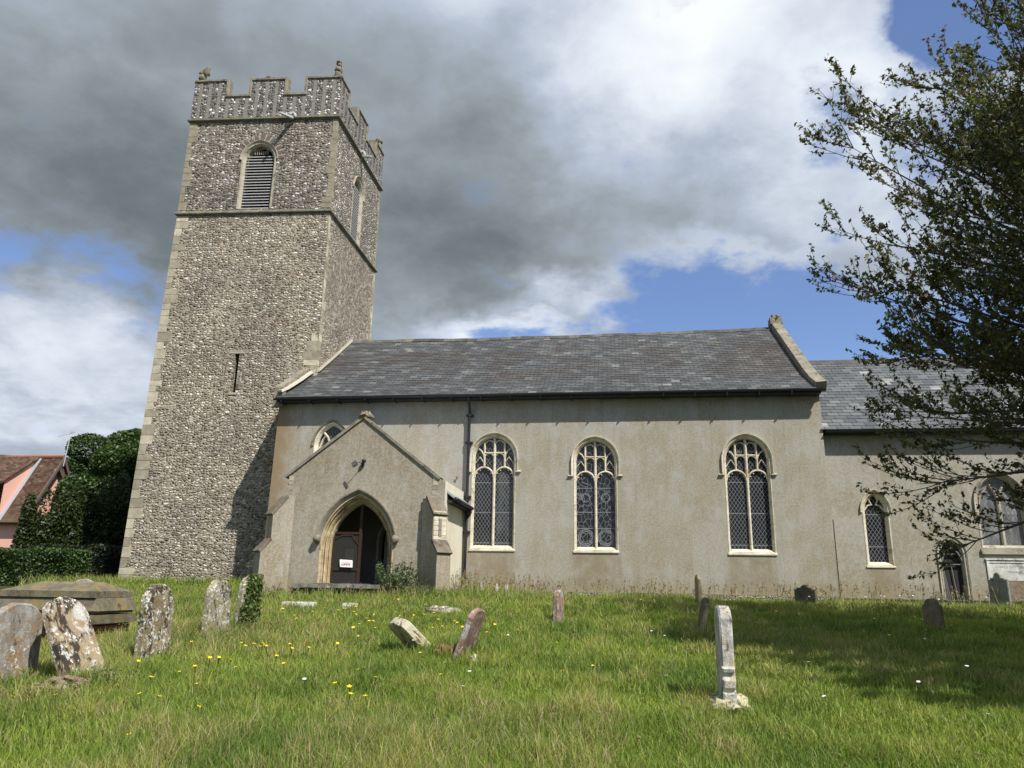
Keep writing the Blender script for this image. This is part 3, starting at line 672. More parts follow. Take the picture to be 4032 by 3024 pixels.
cr = slates('chancel_roof', [(23.95, 6.42), (29.3, 10.12)], lambda p: 6.36, lambda p: 15.2, .27, M['slate2'], None, 20)
bk = MB(); bk.add([(6.5, 29.32, 10.1), (15.2, 29.32, 10.1), (15.2, 34.5, 6.4), (6.5, 34.5, 6.4)], [(0, 1, 2, 3)]); bk.build('north_slope', M['slate2'], cr)
rd = MB(); rd.hull8([(6.62, 29.1, 10.0), (6.62, 29.5, 10.0), (6.62, 29.35, 10.19), (6.62, 29.25, 10.19)], [(15.2, 29.1, 10.0), (15.2, 29.5, 10.0), (15.2, 29.35, 10.19), (15.2, 29.25, 10.19)], .4); rd.build('ridge_tiles', M['ridge'], cr)
gt = MB(); gutter(gt, 6.47, 15.2, 23.93, 6.37, .06); gt.box(6.47, 15, 23.98, CY, 6.28, 6.37); gt.build('gutter', M['iron'], church)
# marble tablet let into the chancel wall
tb = MB(); tb.box(10.66, 12.1, CY-.05, CY, 2.575, 2.615); tb.box(10.68, 10.75, CY-.035, CY, 2.0, 2.57); tb.box(11.98, 12.05, CY-.035, CY, 2.0, 2.57); tb.box(10.755, 11.975, CY-.012, CY, 2.0, 2.50); tb.box(10.755, 11.975, CY-.030, CY, 2.50, 2.535)
tbl = tb.build('wall_tablet', M['white_stone'], church)
bp = MB(); bp.box(10.70, 12.1, CY-.006, CY, 1.2, 1.99); bp.build('brick_patch', stone_mat('eroded brown brickwork', (.20, .145, .10), (.29, .23, .17), lichen=(.5, .48, .42), lam=.60, sc_=3), church)
def text(name, s, size, O, m, parent, bold=0, ext=.002):
    cu = bpy.data.curves.new(name, 'FONT'); cu.body = s; cu.size = size; cu.extrude = ext; cu.offset = bold; cu.align_x = 'CENTER'; cu.space_character = 1.12
    tmp = bpy.data.objects.new('tmp', cu); COL.objects.link(tmp)
    bpy.context.view_layer.update()
    me = bpy.data.meshes.new_from_object(tmp.evaluated_get(bpy.context.evaluated_depsgraph_get()))
    bpy.data.objects.remove(tmp); me.name = name
    me.transform(Matrix.Translation(O) @ Matrix.Rotation(R(90), 4, 'X')); me.materials.clear(); me.materials.append(m)
    return link(name, me, parent)
text('lettering', 'OAKIX DEPOSI', .10, (11.28, CY-.014, 2.36), M['grey_ink'], tbl, 0)
text('lettering', 'MEMORIAM', .07, (11.42, CY-.014, 2.22), M['grey_ink'], tbl, 0)

# ---- tower
z0, z1, z2 = .9, 15.81, 20.05
def TW(a, b, z):
    """tower corner: a 0 east..1 west, b 0 south..1 north"""
    k = max(0, (z1-z)/(z1-z0)); xe = -10.89+.06*k; xw = -17.08-.28*k
    x = xe+(xw-xe)*a; y0 = 26.0-.36*a-.06*k; y1 = 31.9+.05*k
    return Vector((x, y0+(y1-y0)*b, z))
def tface(mb, c0, c1, za, zb, holes2, depth=.5):
    """wall between corners; holes in (metres along from c0, z) on the upper stage (vertical)"""
    A, B = TW(*c0, za), TW(*c1, za); C, D = TW(*c1, zb), TW(*c0, zb)
    if not holes2: mb.add([A, B, C, D], [(0, 1, 2, 3)]); return
    u = (B-A); L = u.length; u.normalize(); v = (D-A); H = v.length; v.normalize(); n = u.cross(v).normalized()
    outer = [(0, 0), (L, 0), ((C-A).dot(u), (C-A).dot(v)), (0, H)]
    mb.panel(outer, holes2, A, u, v, n, depth)
    return A, u, v, n
def louvred(A, u, v, n, cx, zb, hw, zs, rise):
    """belfry window in a tower face, coordinates along u from A, z above A"""
    o = opening(cx, hw, zb, zs, rise, 9); to = lambda p, d=0: A+u*p[0]+v*p[1]+n*d
    f = MB(); f.sweep([to(p) for p in o[1:]+[o[0]]], [(-.02, .02), (.05, .02), (.12, -.08), (.12, -.34), (-.02, -.34)], n); wn = f.build('belfry_window', M['creamdull'], church)
    h = MB(); h.sweep([to(p) for p in two_centred(cx, hw+.05, zs, rise+.05, 10)], [(-.04, -.005), (.05, -.005), (.05, .02), (-.02, .08), (-.04, .08)], n); h.build('hood_mould', M['creamdull'], wn)
    b = MB(); z = zb+.06; top = zs+.30
    while z < top:
        a0 = [to((cx-hw+.11, z), -.10), to((cx+hw-.11, z), -.10)]; a1 = [to((cx-hw+.11, z+.01), -.15), to((cx+hw-.11, z+.01), -.15)]
        b.hull8([a0[0]+v*.034, a0[1]+v*.034, a1[1]+v*.034, a1[0]+v*.034], [a0[0], a0[1], a1[1], a1[0]]); z += .128
    b.build('louvre_boards', M['louvre'], wn)
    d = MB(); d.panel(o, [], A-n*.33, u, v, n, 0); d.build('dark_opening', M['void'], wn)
    c = MB()
    for s in (-1, 1):
        for (dx_, dz_) in ((.12, .0), (.33, .12)):
            q = (cx+s*(hw-dx_-.06), zs+rise*.62+dz_-.05)
            c.hull8([to((q[0]-.07, q[1]+.12), -.14), to((q[0]+.07, q[1]+.12), -.14), to((q[0]+.07, q[1]+.12), -.24), to((q[0]-.07, q[1]+.12), -.24)], [to((q[0]-.02-s*.06, q[1]-.08), -.13), to((q[0]+.02-s*.06, q[1]-.08), -.13), to((q[0]+.02-s*.06, q[1]-.08), -.2), to((q[0]-.02-s*.06, q[1]-.08), -.2)])
    ar = two_centred(cx, hw-.14, zs+.18, rise-.2, 8)
    c.sweep([to(p) for p in ar], [(-.07, -.185), (.05, -.185), (.05, -.10), (-.07, -.10)], n)
    for i in range(7):
        xx = cx-.27+i*.09; c.sweep([to((xx, zs+.32)), to((xx, zs+rise-.3))], [(-.012, -.18), (.012, -.18), (.012, -.15), (-.012, -.15)], n)
    c.build('tracery', M['creamdull'], wn)
    return wn
tl = MB()
# lower south face carries the slit window
A, B = TW(1, 0, z0), TW(0, 0, z0); u = (B-A); L = u.length; u.normalize(); v = (TW(1, 0, z1)-A); 
# south face is a plane through the four corners (batter)
slit_c = (-13.95-A.x)
def south_low():
    C, D = TW(0, 0, z1), TW(1, 0, z1); uu = (B-A).normalized(); vv = (D-A)-uu*((D-A).dot(uu)); H = vv.length; vv.normalize(); nn = uu.cross(vv)
    outer = [(0, 0), ((B-A).length, 0), ((C-A).dot(uu), (C-A).dot(vv)), ((D-A).dot(uu), (D-A).dot(vv))]
    hole = [(slit_c-.085, 8.42-z0), (slit_c+.085, 8.42-z0), (slit_c+.085, 9.92-z0), (slit_c-.085, 9.92-z0)]
    tl.panel(outer, [hole], A, uu, vv, nn, .5)
    return A, uu, vv, nn
As, us, vs_, ns = south_low()
tface(tl, (0, 0), (0, 1), z0, z1, None); tface(tl, (0, 1), (1, 1), z0, z1, None); tface(tl, (1, 1), (1, 0), z0, z1, None)
tl.build('tower_lower_stage', M['flint_low'], church)
to = lambda p, d=0: As+us*p[0]+vs_*p[1]+ns*d
sl_ = MB(); c_ = slit_c
def tbox(mb, x0, x1, za, zb, d0, d1, c=None): mb.hull8([to((x0, za), d1), to((x1, za), d1), to((x1, za), d0), to((x0, za), d0)], [to((x0, zb), d1), to((x1, zb), d1), to((x1, zb), d0), to((x0, zb), d0)], c)
tbox(sl_, c_-.30, c_+.28, 9.93-z0, 10.06-z0, -.2, .02); tbox(sl_, c_-.14, c_+.14, 8.33-z0, 8.415-z0, -.2, .03)
tbox(sl_, c_-.11, c_-.086, 8.42-z0, 9.92-z0, -.3, -.02); tbox(sl_, c_+.086, c_+.11, 8.42-z0, 9.92-z0, -.3, -.02)
slw = sl_.build('slit_window', M['creamdull'], church)
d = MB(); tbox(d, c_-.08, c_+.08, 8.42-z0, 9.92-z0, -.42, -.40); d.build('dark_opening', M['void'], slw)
tu = MB()
L = (TW(0, 0, z1)-TW(1, 0, z1)).length
wS = dict(cx=3.10, zb=.16, hw=.70, zs=2.35, rise=.78)
hS = opening(wS['cx'], wS['hw'], wS['zb'], wS['zs'], wS['rise'], 9)
aS = tface(tu, (1, 0), (0, 0), z1, z2, [hS], .36)
wE = dict(cx=2.95, zb=.12, hw=.62, zs=2.35, rise=.75); hE = opening(wE['cx'], wE['hw'], wE['zb'], wE['zs'], wE['rise'], 9)
aE = tface(tu, (0, 0), (0, 1), z1, z2, [hE], .36)
tface(tu, (0, 1), (1, 1), z1, z2, None); tface(tu, (1, 1), (1, 0), z1, z2, None)
tu.build('tower_belfry_stage', M['flint_up'], church)
louvred(*aS, wS['cx'], wS['zb'], wS['hw'], wS['zs'], wS['rise'])
louvred(*aE, wE['cx'], wE['zb'], wE['hw'], wE['zs'], wE['rise'])
# voussoirs of red tile and flint over the belfry window
vb = MB(); ar = two_centred(wS['cx'], wS['hw']+.1, wS['zs'], wS['rise']+.1, 13); A_, u_, v_, n_ = aS
for i in range(0, len(ar)-1, 1):
    p, q = Vector((ar[i][0], ar[i][1])), Vector((ar[i+1][0], ar[i+1][1])); tt = (q-p).normalized(); nr = Vector((tt.y, -tt.x)); ln = random.uniform(.2, .3)
    f_ = .28 if i % 2 else .6
    a, b_ = p+tt*.02, p+tt*(.02+.11*f_*2)
    pts = [a, a+nr*ln, b_+nr*ln, b_]
    vb.hull8([A_+u_*k.x+v_*k.y for k in pts], [A_+u_*k.x+v_*k.y+n_*.012 for k in pts], i % 2)
m_, t_ = mat('tile and flint voussoirs'); at_ = t_.n('ShaderNodeAttribute', attribute_name='rnd').outputs['Fac']; t_.out(t_.mix(at_, (.17, .12, .095), (.36, .345, .33)), .9, t_.noise(t_.pos(), 30, 4), .4, .02); M['vous'] = m_
vb.build('arch_voussoirs', M['vous'], church)
# string courses
def band(name, z, out, h, m):
    mb = MB(); c = [TW(a, b, z) for a, b in ((1, 0), (0, 0), (0, 1), (1, 1))]
    mb.sweep(c, [(out, -h), (out, -.02), (.0, h*.6), (-.2, h*.6), (-.2, -h*1.1), (.0, -h*1.1)][::-1], (0, 0, 1), closed=True)
    # sweep side = n x t points inward for this winding, so mirror
    return mb.build(name, m, church)
def band2(name, z, out, h, m):
    mb = MB(); c = [TW(a, b, z) for a, b in ((1, 0), (0, 0), (0, 1), (1, 1))]
    mb.sweep(c, [(.2, -h), (-.0, -h), (-out, -h*.45), (-out, 0), (0, h*.8), (.2, h*.8)], (0, 0, 1), closed=True); return mb.build(name, m, church)
band2('string_course', z1, .10, .11, M['string']); band2('string_course', z2, .11, .12, M['string'])
band2('tower_plinth', 1.42, .08, .10, M['quoin'])
# quoins
qb = MB()
def quoin(ca, cb, za, zb, wide, deep, c):
    """block wrapped round a tower corner; ca,cb in {0,1}"""
    sx = 1 if ca else -1; sy = 1 if cb == 0 else -1; e = .012
    ring = []
    for z in (za+.008, zb-.008):
        p = TW(ca, cb, z); ax = (TW(1-ca, cb, z)-p).normalized(); ay = (TW(ca, 1-cb, z)-p).normalized()
        o = p-ax*e-ay*e; ring.append([o, o+ax*(wide+e), o+ax*(wide+e)+ay*(deep+e), o+ay*(deep+e)])
    qb.hull8(ring[0], ring[1], c)
for (ca, cb, zlo, zhi) in ((1, 0, 1.5, z1-.2), (1, 0, z1+.13, z2-.2), (0, 0, 1.5, z1-.2), (0, 0, z1+.13, z2-.2), (0, 1, 1.5, z1-.2), (0, 1, z1+.13, z2-.2)):
    z = zlo; k = 0; qb = MB()
    while z < zhi:
        hgt = random.uniform(.22, .40); zt = min(z+hgt, z2-.13) if z > z1 else min(z+hgt, z1-.13)
        lw, ld = (random.uniform(.36, .56), random.uniform(.14, .2)) if random.random() < .5 else (random.uniform(.20, .32), random.uniform(.16, .34))
        if z > z1: lw *= .7; ld *= .8
        quoin(ca, cb, z, zt, lw, ld, random.random()*(.2 if z > z1 else 1)); z = zt; k += 1
    qb.build('quoins', M['quoin'], church)
# parapet with battlements
def parapet(c0, c1, spans, zt, zc, name='parapet'):
    A, B = TW(*c0, z2), TW(*c1, z2); u = (B-A); L = u.length; u.normalize(); n = u.cross(Vector((0, 0, 1)))
    A = A+n*.03
    pts = [(-.02, 0), (L+.02, 0)]; top = []
    for (a, b, isM) in spans: top += [(a, zt if isM else zc), (b, zt if isM else zc)]
    top[0] = (-.02, top[0][1]); top[-1] = (L+.02, top[-1][1])
    poly = pts+top[::-1]
    mb = MB(); mb.panel(poly, [], A+Vector((0, 0, .08)), u, (0, 0, 1), n, 0, edge=.32); pp = mb.build(name, M['flushwork'], church)
    cb = MB(); path = [A+Vector((0, 0, .08))+u*p[0]+Vector((0, 0, 1))*p[1] for p in top]
    cb.sweep(path, [(-.055, -.36), (.02, -.36), (.055, -.30), (.055, -.02), (.02, .05), (-.055, .05), (-.085, .0), (-.085, -.3)], n)
    cb.build('coping', M['coping'], pp); return pp
Ls = (TW(0, 0, z2)-TW(1, 0, z2)).length; Le = (TW(0, 1, z2)-TW(0, 0, z2)).length
parapet((1, 0), (0, 0), [(0, 1.42, 1), (1.42, 2.37, 0), (2.37, 3.92, 1), (3.92, 4.75, 0), (4.75, Ls, 1)], 1.80, 1.04)
parapet((0, 0), (0, 1), [(0, 1.0, 1), (1.0, 2.15, 0), (2.15, 3.45, 1), (3.45, 4.75, 0), (4.75, Le, 1)], 1.80, 1.04)
parapet((0, 1), (1, 1), [(0, 1.42, 1), (1.42, 2.37, 0), (2.37, 3.92, 1), (3.92, 4.75, 0), (4.75, Ls, 1)], 1.80, 1.04)
parapet((1, 1), (1, 0), [(0, 1.0, 1), (1.0, 2.15, 0), (2.15, 3.45, 1), (3.45, 4.75, 0), (4.75, Le, 1)], 1.80, 1.04)
dk = MB(); q = [TW(a, b, z2+.3) for a, b in ((1, 0), (0, 0), (0, 1), (1, 1))]; dk.add(q, [(0, 1, 2, 3)]); dk.build('tower_roof', M['lead'], church)
cr_ = MB(); A_, u_, v_, n_ = aS; cpt = TW(1, 0, z2)+(TW(0, 0, z2)-TW(1, 0, z2)).normalized()*3.1+Vector((0, -.02, 1.96)); cr_.blob(cpt.x, cpt.y+.1, cpt.z, .22, .12, .09, 5, .2); cr_.build('crest_stone', M['coping'], church)
# broken corner figures
def figure(p, kind):
    mb = MB(); x, y, z = p
    if kind == 0:
        mb.blob(x, y, z+.22, .16, .15, .27, 1, .35, 3); mb.blob(x+.10, y, z+.52, .15, .13, .20, 2, .5, 4); mb.blob(x-.06, y, z+.48, .11, .1, .12, 3, .5, 4); mb.blob(x+.18, y, z+.70, .09, .08, .10, 4, .5, 4)
    elif kind == 1:
        mb.blob(x, y, z+.15, .17, .16, .24, 5, .2, 3); mb.blob(x, y, z+.42, .15, .14, .19, 6, .35, 4); mb.blob(x+.02, y, z+.66, .10, .1, .11, 7, .3, 4); mb.blob(x, y, z+.79, .12, .11, .085, 8, .4, 5)
    else:
        mb.blob(x, y, z+.25, .17, .17, .32, 9, .3, 3); mb.blob(x, y-.03, z+.58, .17, .15, .16, 10, .4, 4)
    return mb.build('corner_figure', M['string'], church, True)
zt_ = z2+1.9
figure((-16.92, 25.80, zt_), 0); figure((-11.08, 26.15, zt_), 1); figure((-11.05, 31.7, zt_), 2); figure((-16.9, 31.7, zt_), 2)
# lead spouts
def spout(p, d, name='water_spout'):
    mb = MB(); p = Vector(p); d = Vector(d)
    sd = d.cross(Vector((0, 0, 1))).normalized()
    def rg(q, w_, h_): return [q-sd*w_, q+sd*w_, q+sd*w_+Vector((0, 0, h_)), q-sd*w_+Vector((0, 0, h_))]
    mb.hull8(rg(p, .07, .10), rg(p+d, .05, .07)); mb.blob(p.x, p.y-.05, p.z+.16, .14, .12, .13, 6, .5, 4, 12, 8)
    return mb.build(name, M['louvre'], church)
spout((-12.72, 25.80, 19.93), (-.22, -.75, -.22)); spout((-10.80, 28.9, 19.95), (.45, -.12, -.1))

# ---- porch
PY = 21.2; pw0, pw1 = -9.40, -4.74; ap = (-7.26, 6.38)
acx, ahw, azs, arise = -7.27, 1.12, 2.60, 1.50
acx, ahw = -7.24, 1.06; do = opening(acx, ahw, 1.0, azs, arise, 12)
pf = MB(); pf.panel([(pw0, .9), (pw1, .9), (pw1, 4.44), (ap[0]+.04, ap[1]-.03), (ap[0]-.04, ap[1]-.03), (pw0, 4.70)], [do], (0, PY, 0), X_, Z_, S_, .15)
pf.build('porch_front', M['render_porch'], church)
ps = MB(); ps.add([(pw1, PY, .9), (pw1, 24, .9), (pw1, 24, 4.5), (pw1, PY, 4.5)], [(0, 1, 2, 3)]); ps.build('porch_side_wall', M['lime'], church)
ps = MB(); ps.add([(pw0, 24, .9), (pw0, PY, .9), (pw0, PY, 4.5), (pw0, 24, 4.5)], [(0, 1, 2, 3)]); ps.build('porch_side_wall', M['render_porch'], church)
# moulded doorway: three orders
dw = MB(); path = P3(do[1:]+[do[0]], PY)
dw.sweep(path, [(-.02, .012), (.012, .012), (.03, -.06), (.06, -.05), (.07, -.14), (.10, -.15), (.115, -.10), (.14, -.14), (.15, -.24), (.185, -.25), (.195, -.21), (.215, -.26), (.215, -.42), (-.02, -.42)], S_)
dwy = dw.build('porch_doorway', M['archstone'], church)
hd = MB(); ar = two_centred(acx, ahw+.05, azs, arise+.06, 14)
ar = [q for q in ar if q[1] > 2.86]
hd.sweep(P3(ar, PY), [(-.10, -.01), (.02, -.01), (.02, .03), (-.06, .11), (-.10, .11)], S_)
hd.build('hood_mould', M['coping'], dwy)
for s, sd_ in ((-1, 1), (1, 2)):
    hs = MB(); hs.blob(acx+s*(ahw+.07), PY-.09, 2.84, .10, .11, .12, sd_, .35, 4, 12, 8); hs.build('carved_head', M['coping'], dwy, True)
# gable coping of the porch
pc = MB()
pc.sweep([(pw0-.14, PY, 4.60), (ap[0], PY, ap[1])], [(-.03, -.30), (.05, -.30), (.05, .05), (-.03, .05)], S_)
pc.sweep([(ap[0], PY, ap[1]), (-4.90, PY, 4.54)], [(-.03, -.30), (.05, -.30), (.05, .051), (-.03, .051)], S_)
pc.build('porch_coping', M['coping'], church)
fn = MB(); fn.blob(ap[0]-.02, PY+.05, ap[1]+.07, .16, .14, .11, 2, .6, 4, 16, 10); fn.blob(ap[0]+.12, PY+.08, ap[1]+.03, .12, .13, .10, 5, .6, 4, 14, 9); fn.build('apex_stump', M['coping'], church, True)
# porch roof
M['slate3'] = slate_mat('porch roof slates', .2, .3, 4.2, .66, dirt=False, tone=1.3)
pr = MB()
pr.add([(ap[0], PY+.25, 6.28), (-4.52, PY+.25, 4.08), (-4.52, 24, 4.08), (ap[0], 24, 6.28), (ap[0], PY+.25, 6.22), (-4.52, PY+.25, 4.01), (-4.52, 24, 4.01), (ap[0], 24, 6.22)], [(0, 1, 2, 3), (7, 6, 5, 4), (0, 4, 5, 1), (1, 5, 6, 2)])
pr.add([(ap[0], PY+.25, 6.28), (-9.56, PY+.25, 4.42), (-9.56, 24, 4.42), (ap[0], 24, 6.28)], [(3, 2, 1, 0)])
por = pr.build('porch_roof', M['lead'], church)
gt = MB(); gt.tube([(-4.46, PY+.2, 4.0), (-4.46, 23.97, 3.98)], .06, 8); gt.tube([(-4.46, 23.7, 3.96), (-4.5, 23.8, 3.75), (-4.6, 23.88, 3.7)], .035, 7); gt.build('porch_gutter', M['iron'], church, True)
wb = MB(); wb.box(-4.74, -4.54, PY+.3, 24, 3.90, 3.99); wb.build('porch_soffit', M['wood_black'], church)
# quoin blocks at top corners of the porch
for (xa, xb) in ((pw0-.012, pw0+.13), (-5.12, -4.95)):
    z = 3.95; qb2 = MB()
    while z < 4.55: qb2.box(xa+random.uniform(0, .03), xb, PY-.012, PY+.14, z, z+.13, random.random()); z += .14
    qb2.build('porch_quoins', M['quoin'], church)
# hopper and pipe seen past the west corner
hp = MB(); hp.box(-9.62, -9.47, 22.0, 22.15, 4.28, 4.40); hp.tube([(-9.55, 22.07, 4.3), (-9.55, 22.07, 1.3)], .04, 8); hp.build('downpipe', M['iron'], church)
M['cap'] = stone_mat('brown weathering slabs', (.14, .12, .09), (.22, .19, .145), lichen=(.3, .25, .14), lam=.62, dark=(.07, .06, .05))
# diagonal buttresses
def buttress(cx, cy, d, wd, name, m, capm):
    d = Vector(d).normalized(); s = Vector((-d.y, d.x, 0)); mb = MB(); cb = MB(); C0 = Vector((cx, cy, 0))
    prof = [(-.1, .9), (.76, .9), (.76, 2.48), (.50, 2.78), (.50, 3.52), (.12, 3.98), (-.1, 3.98)]
    mb.prism([(a, b) for a, b in prof], C0+s*wd/2, d, (0, 0, 1), s, wd)
    o = mb.build(name, m, church)
    for (a, za, b, zb) in ((.79, 2.44, .48, 2.80), (.53, 3.48, .10, 4.02)):
        P0 = C0+d*a+Vector((0, 0, za)); P1 = C0+d*b+Vector((0, 0, zb)); nn = (P1-P0).cross(s).normalized()
        if nn.z < 0: nn = -nn
        cb = MB(); cb.sweep([P0, (P0+P1)/2, P1], [(-wd/2-.025, -.02), (wd/2+.025, -.02), (wd/2+.025, .045), (-wd/2-.025, .045)], nn)
        cb.build('weathering', capm, o)
    return o, d, s, C0
o, d, s, C0 = buttress(-5.13, PY+.02, (1, -1, 0), .44, 'buttress', M['render_porch'], M['cap'])
fp = MB(); z = 2.80
Pn = C0+d*.503
while z < 3.48: fp.hull8([Pn-s*.2+Vector((0, 0, z)), Pn-s*.2+d*.012+Vector((0, 0, z)), Pn+s*.2+d*.012+Vector((0, 0, z)), Pn+s*.2+Vector((0, 0, z))], [Pn-s*.2+Vector((0, 0, z+.125)), Pn-s*.2+d*.012+Vector((0, 0, z+.125)), Pn+s*.2+d*.012+Vector((0, 0, z+.125)), Pn+s*.2+Vector((0, 0, z+.125))], random.uniform(.4, 1)); z += .135
fp.build('dressed_face', M['cream'], o)
fp = MB(); Pn = C0+d*.517; fp.hull8([Pn-s*.05+Vector((0, 0, 2.9)), Pn-s*.05+d*.006+Vector((0, 0, 2.9)), Pn+s*.05+d*.006+Vector((0, 0, 2.9)), Pn+s*.05+Vector((0, 0, 2.9))], [Pn-s*.05+Vector((0, 0, 3.4)), Pn-s*.05+d*.006+Vector((0, 0, 3.4)), Pn+s*.05+d*.006+Vector((0, 0, 3.4)), Pn+s*.05+Vector((0, 0, 3.4))]); fp.build('flint_inlay', M['flushwork'], o)
buttress(pw0+.02, PY+.02, (-1, -1, 0), .44, 'buttress', M['render_porch'], M['cap'])
# plinth of porch
pl_ = MB(); pl_.box(pw0+.1, acx-ahw-.06, PY-.05, PY, .9, 1.52); pl_.build('porch_plinth', M['render_porch'], church); pl_ = MB(); pl_.box(acx+ahw+.06, pw1-.1, PY-.05, PY, .9, 1.52); pl_.build('porch_plinth', M['render_porch'], church)
# inside of the porch
pi = MB(); pi.add([(pw0+.3, PY+.42, .9), (pw0+.3, 23.98, .9), (pw0+.3, 23.98, 4.6), (pw0+.3, PY+.42, 4.6)], [(0, 1, 2, 3)]); pi.add([(pw1-.3, PY+.42, .9), (pw1-.3, 23.98, .9), (pw1-.3, 23.98, 4.6), (pw1-.3, PY+.42, 4.6)], [(3, 2, 1, 0)])
inner = opening(-6.55, .80, 1.3, 2.9, .95, 8)
pi.panel([(pw0+.3, .9), (pw1-.3, .9), (pw1-.3, 4.15), (-7.26, 5.9), (pw0+.3, 4.3)], [inner], (0, 23.9, 0), X_, Z_, S_, .4)
pi.add([(pw0, PY+.1, 1.5), (pw1, PY+.1, 1.5), (pw1, 24, 1.5), (pw0, 24, 1.5)], [(0, 1, 2, 3)])
pi.build('porch_interior', M['inner'], church)
ia = MB(); ia.sweep(P3(inner[1:]+[inner[0]], 23.9), [(-.14, .03), (-.06, .03), (-.05, -.03), (0, -.03), (.02, -.1), (.08, -.1), (.1, -.2), (.1, -.3), (-.14, -.3)], S_); idr = ia.build('inner_doorway', M['creamdull'], church)
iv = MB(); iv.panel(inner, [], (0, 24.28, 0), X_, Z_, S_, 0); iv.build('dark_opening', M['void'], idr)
# the netted gate leaf
gy = PY+.34; gx0, gx1 = acx-ahw+.24, acx+.02
gd = MB(); gd.box(gx1-.075, gx1+.01, gy, gy+.05, 1.52, 3.82); gd.box(gx0, gx1-.075, gy+.003, gy+.045, 3.0, 3.06); gd.box(gx0, gx1-.075, gy+.003, gy+.045, 1.98, 2.07); gd.box(gx0, gx1-.075, gy+.003, gy+.045, 1.52, 1.60)
gd.box(gx0, gx0+.05, gy+.002, gy+.046, 1.6, 3.0); gate = gd.build('bird_gate', M['wood_red'], church)
gd = MB(); gd.sweep([(gx0+.05, gy+.02, 2.86), (gx0+.25, gy+.02, 2.965), (gx0+.55, gy+.02, 2.97), (gx1-.22, gy+.02, 2.86), (gx1-.075, gy+.02, 2.70)], [(-.02, -.01), (.02, -.01), (.02, .01), (-.02, .01)], S_); gd.build('curved_brace', M['wood_red'], gate)
gd = MB(); gd.add([(gx0+.05, gy+.03, 1.6), (gx1-.075, gy+.03, 1.6), (gx1-.075, gy+.03, 3.0), (gx0+.05, gy+.03, 3.0)], [(0, 1, 2, 3)]); gd.build('netting', M['netting'], gate)
# step
stp = MB(); stp.box(acx-ahw, acx+.35, PY-.34, PY+.35, 1.3, 1.62); stp.build('door_step', M['slab'], church)

# ---------------------------------------------------------------- things on the church
osg = MB(); osg.add([(-7.83, gy-.045, 2.075), (-7.36, gy-.05, 2.06), (-7.38, gy-.02, 2.29), (-7.40, gy-.01, 2.32), (-7.88, gy-.012, 2.345), (-7.86, gy-.03, 2.2),
                     (-7.83, gy-.037, 2.075), (-7.36, gy-.042, 2.06), (-7.38, gy-.012, 2.29), (-7.40, gy-.002, 2.32), (-7.88, gy-.004, 2.345), (-7.86, gy-.022, 2.2)],
                    [(0, 1, 2, 3, 4, 5), (11, 10, 9, 8, 7, 6), (0, 6, 7, 1), (1, 7, 8, 2), (3, 9, 10, 4), (5, 11, 6, 0), (2, 8, 9, 3), (4, 10, 11, 5)])
osg.v = [(-7.60+(a+7.60)*.78, b, 2.07+(c-2.07)*.78) for a, b, c in osg.v]
sg = osg.build('open_sign', M['white_plain']); rebase(sg, (-7.6, gy-.03, 2.06)); tag(sg, 'white OPEN card in red letters resting on the gate rail in the porch', 'sign')
text('lettering', 'OPEN', .095, (-7.605, gy-.056, 2.135), M['red_ink'], sg, .0008)
nb = MB(); nb.box(-8.55, -8.15, 23.84, 23.89, 2.1, 2.75); nbo = nb.build('notice_board', M['wood_black']); rebase(nbo, (-8.35, 23.87, 2.1)); tag(nbo, 'dark framed notice hanging on the back wall inside the porch', 'notice board')
nb = MB(); nb.box(-8.5, -8.2, 23.825, 23.838, 2.16, 2.69); nb.build('notice_paper', M['louvre'], nbo)
fl = thing('floodlight', (-7.20, PY, 4.98)); tag(fl, 'small black floodlight with sensor on the porch gable above the arch', 'floodlight')
b = MB(); b.box(-7.23, -7.17, PY-.06, PY, 4.90, 5.04); b.tube([(-7.2, PY-.05, 4.97), (-7.24, PY-.24, 5.0), (-7.34, PY-.30, 4.93)], .012, 6); b.build('bracket', M['iron'], fl)
b = MB(); c0 = Vector((-7.36, PY-.33, 4.93)); a1 = Vector((.8, -.45, .4)).normalized(); a2 = Vector((-.35, -.1, .93)).normalized(); nn = a1.cross(a2).normalized(); a2 = nn.cross(a1)
b.bevprism([(-.09, -.07), (.09, -.07), (.09, .07), (-.09, .07)], c0, a1, a2, nn, .045, .008); b.build('lamp_head', M['iron'], fl)
b = MB(); b.prism([(-.07, -.05), (.07, -.05), (.07, .05), (-.07, .05)], c0+nn*.004, a1, a2, nn, .004); b.build('lamp_glass', M['louvre'], fl)
b = MB(); b.blob(-7.15, PY-.10, 5.06, .065, .07, .055, 2, .1); b.build('sensor', M['iron'], fl, True)
wh = MB(); wh.tube([(-4.98, 24, 4.98), (-4.98, 23.93, 4.98)], .02, 6); wh.tube([(-5.02, 23.93, 5.0), (-4.95, 23.93, 4.95)], .018, 6); who = wh.build('wall_tap', M['iron']); rebase(who, (-4.98, 24, 4.98)); tag(who, 'tiny iron fitting fixed to the nave wall left of the drainpipe', 'wall fitting')

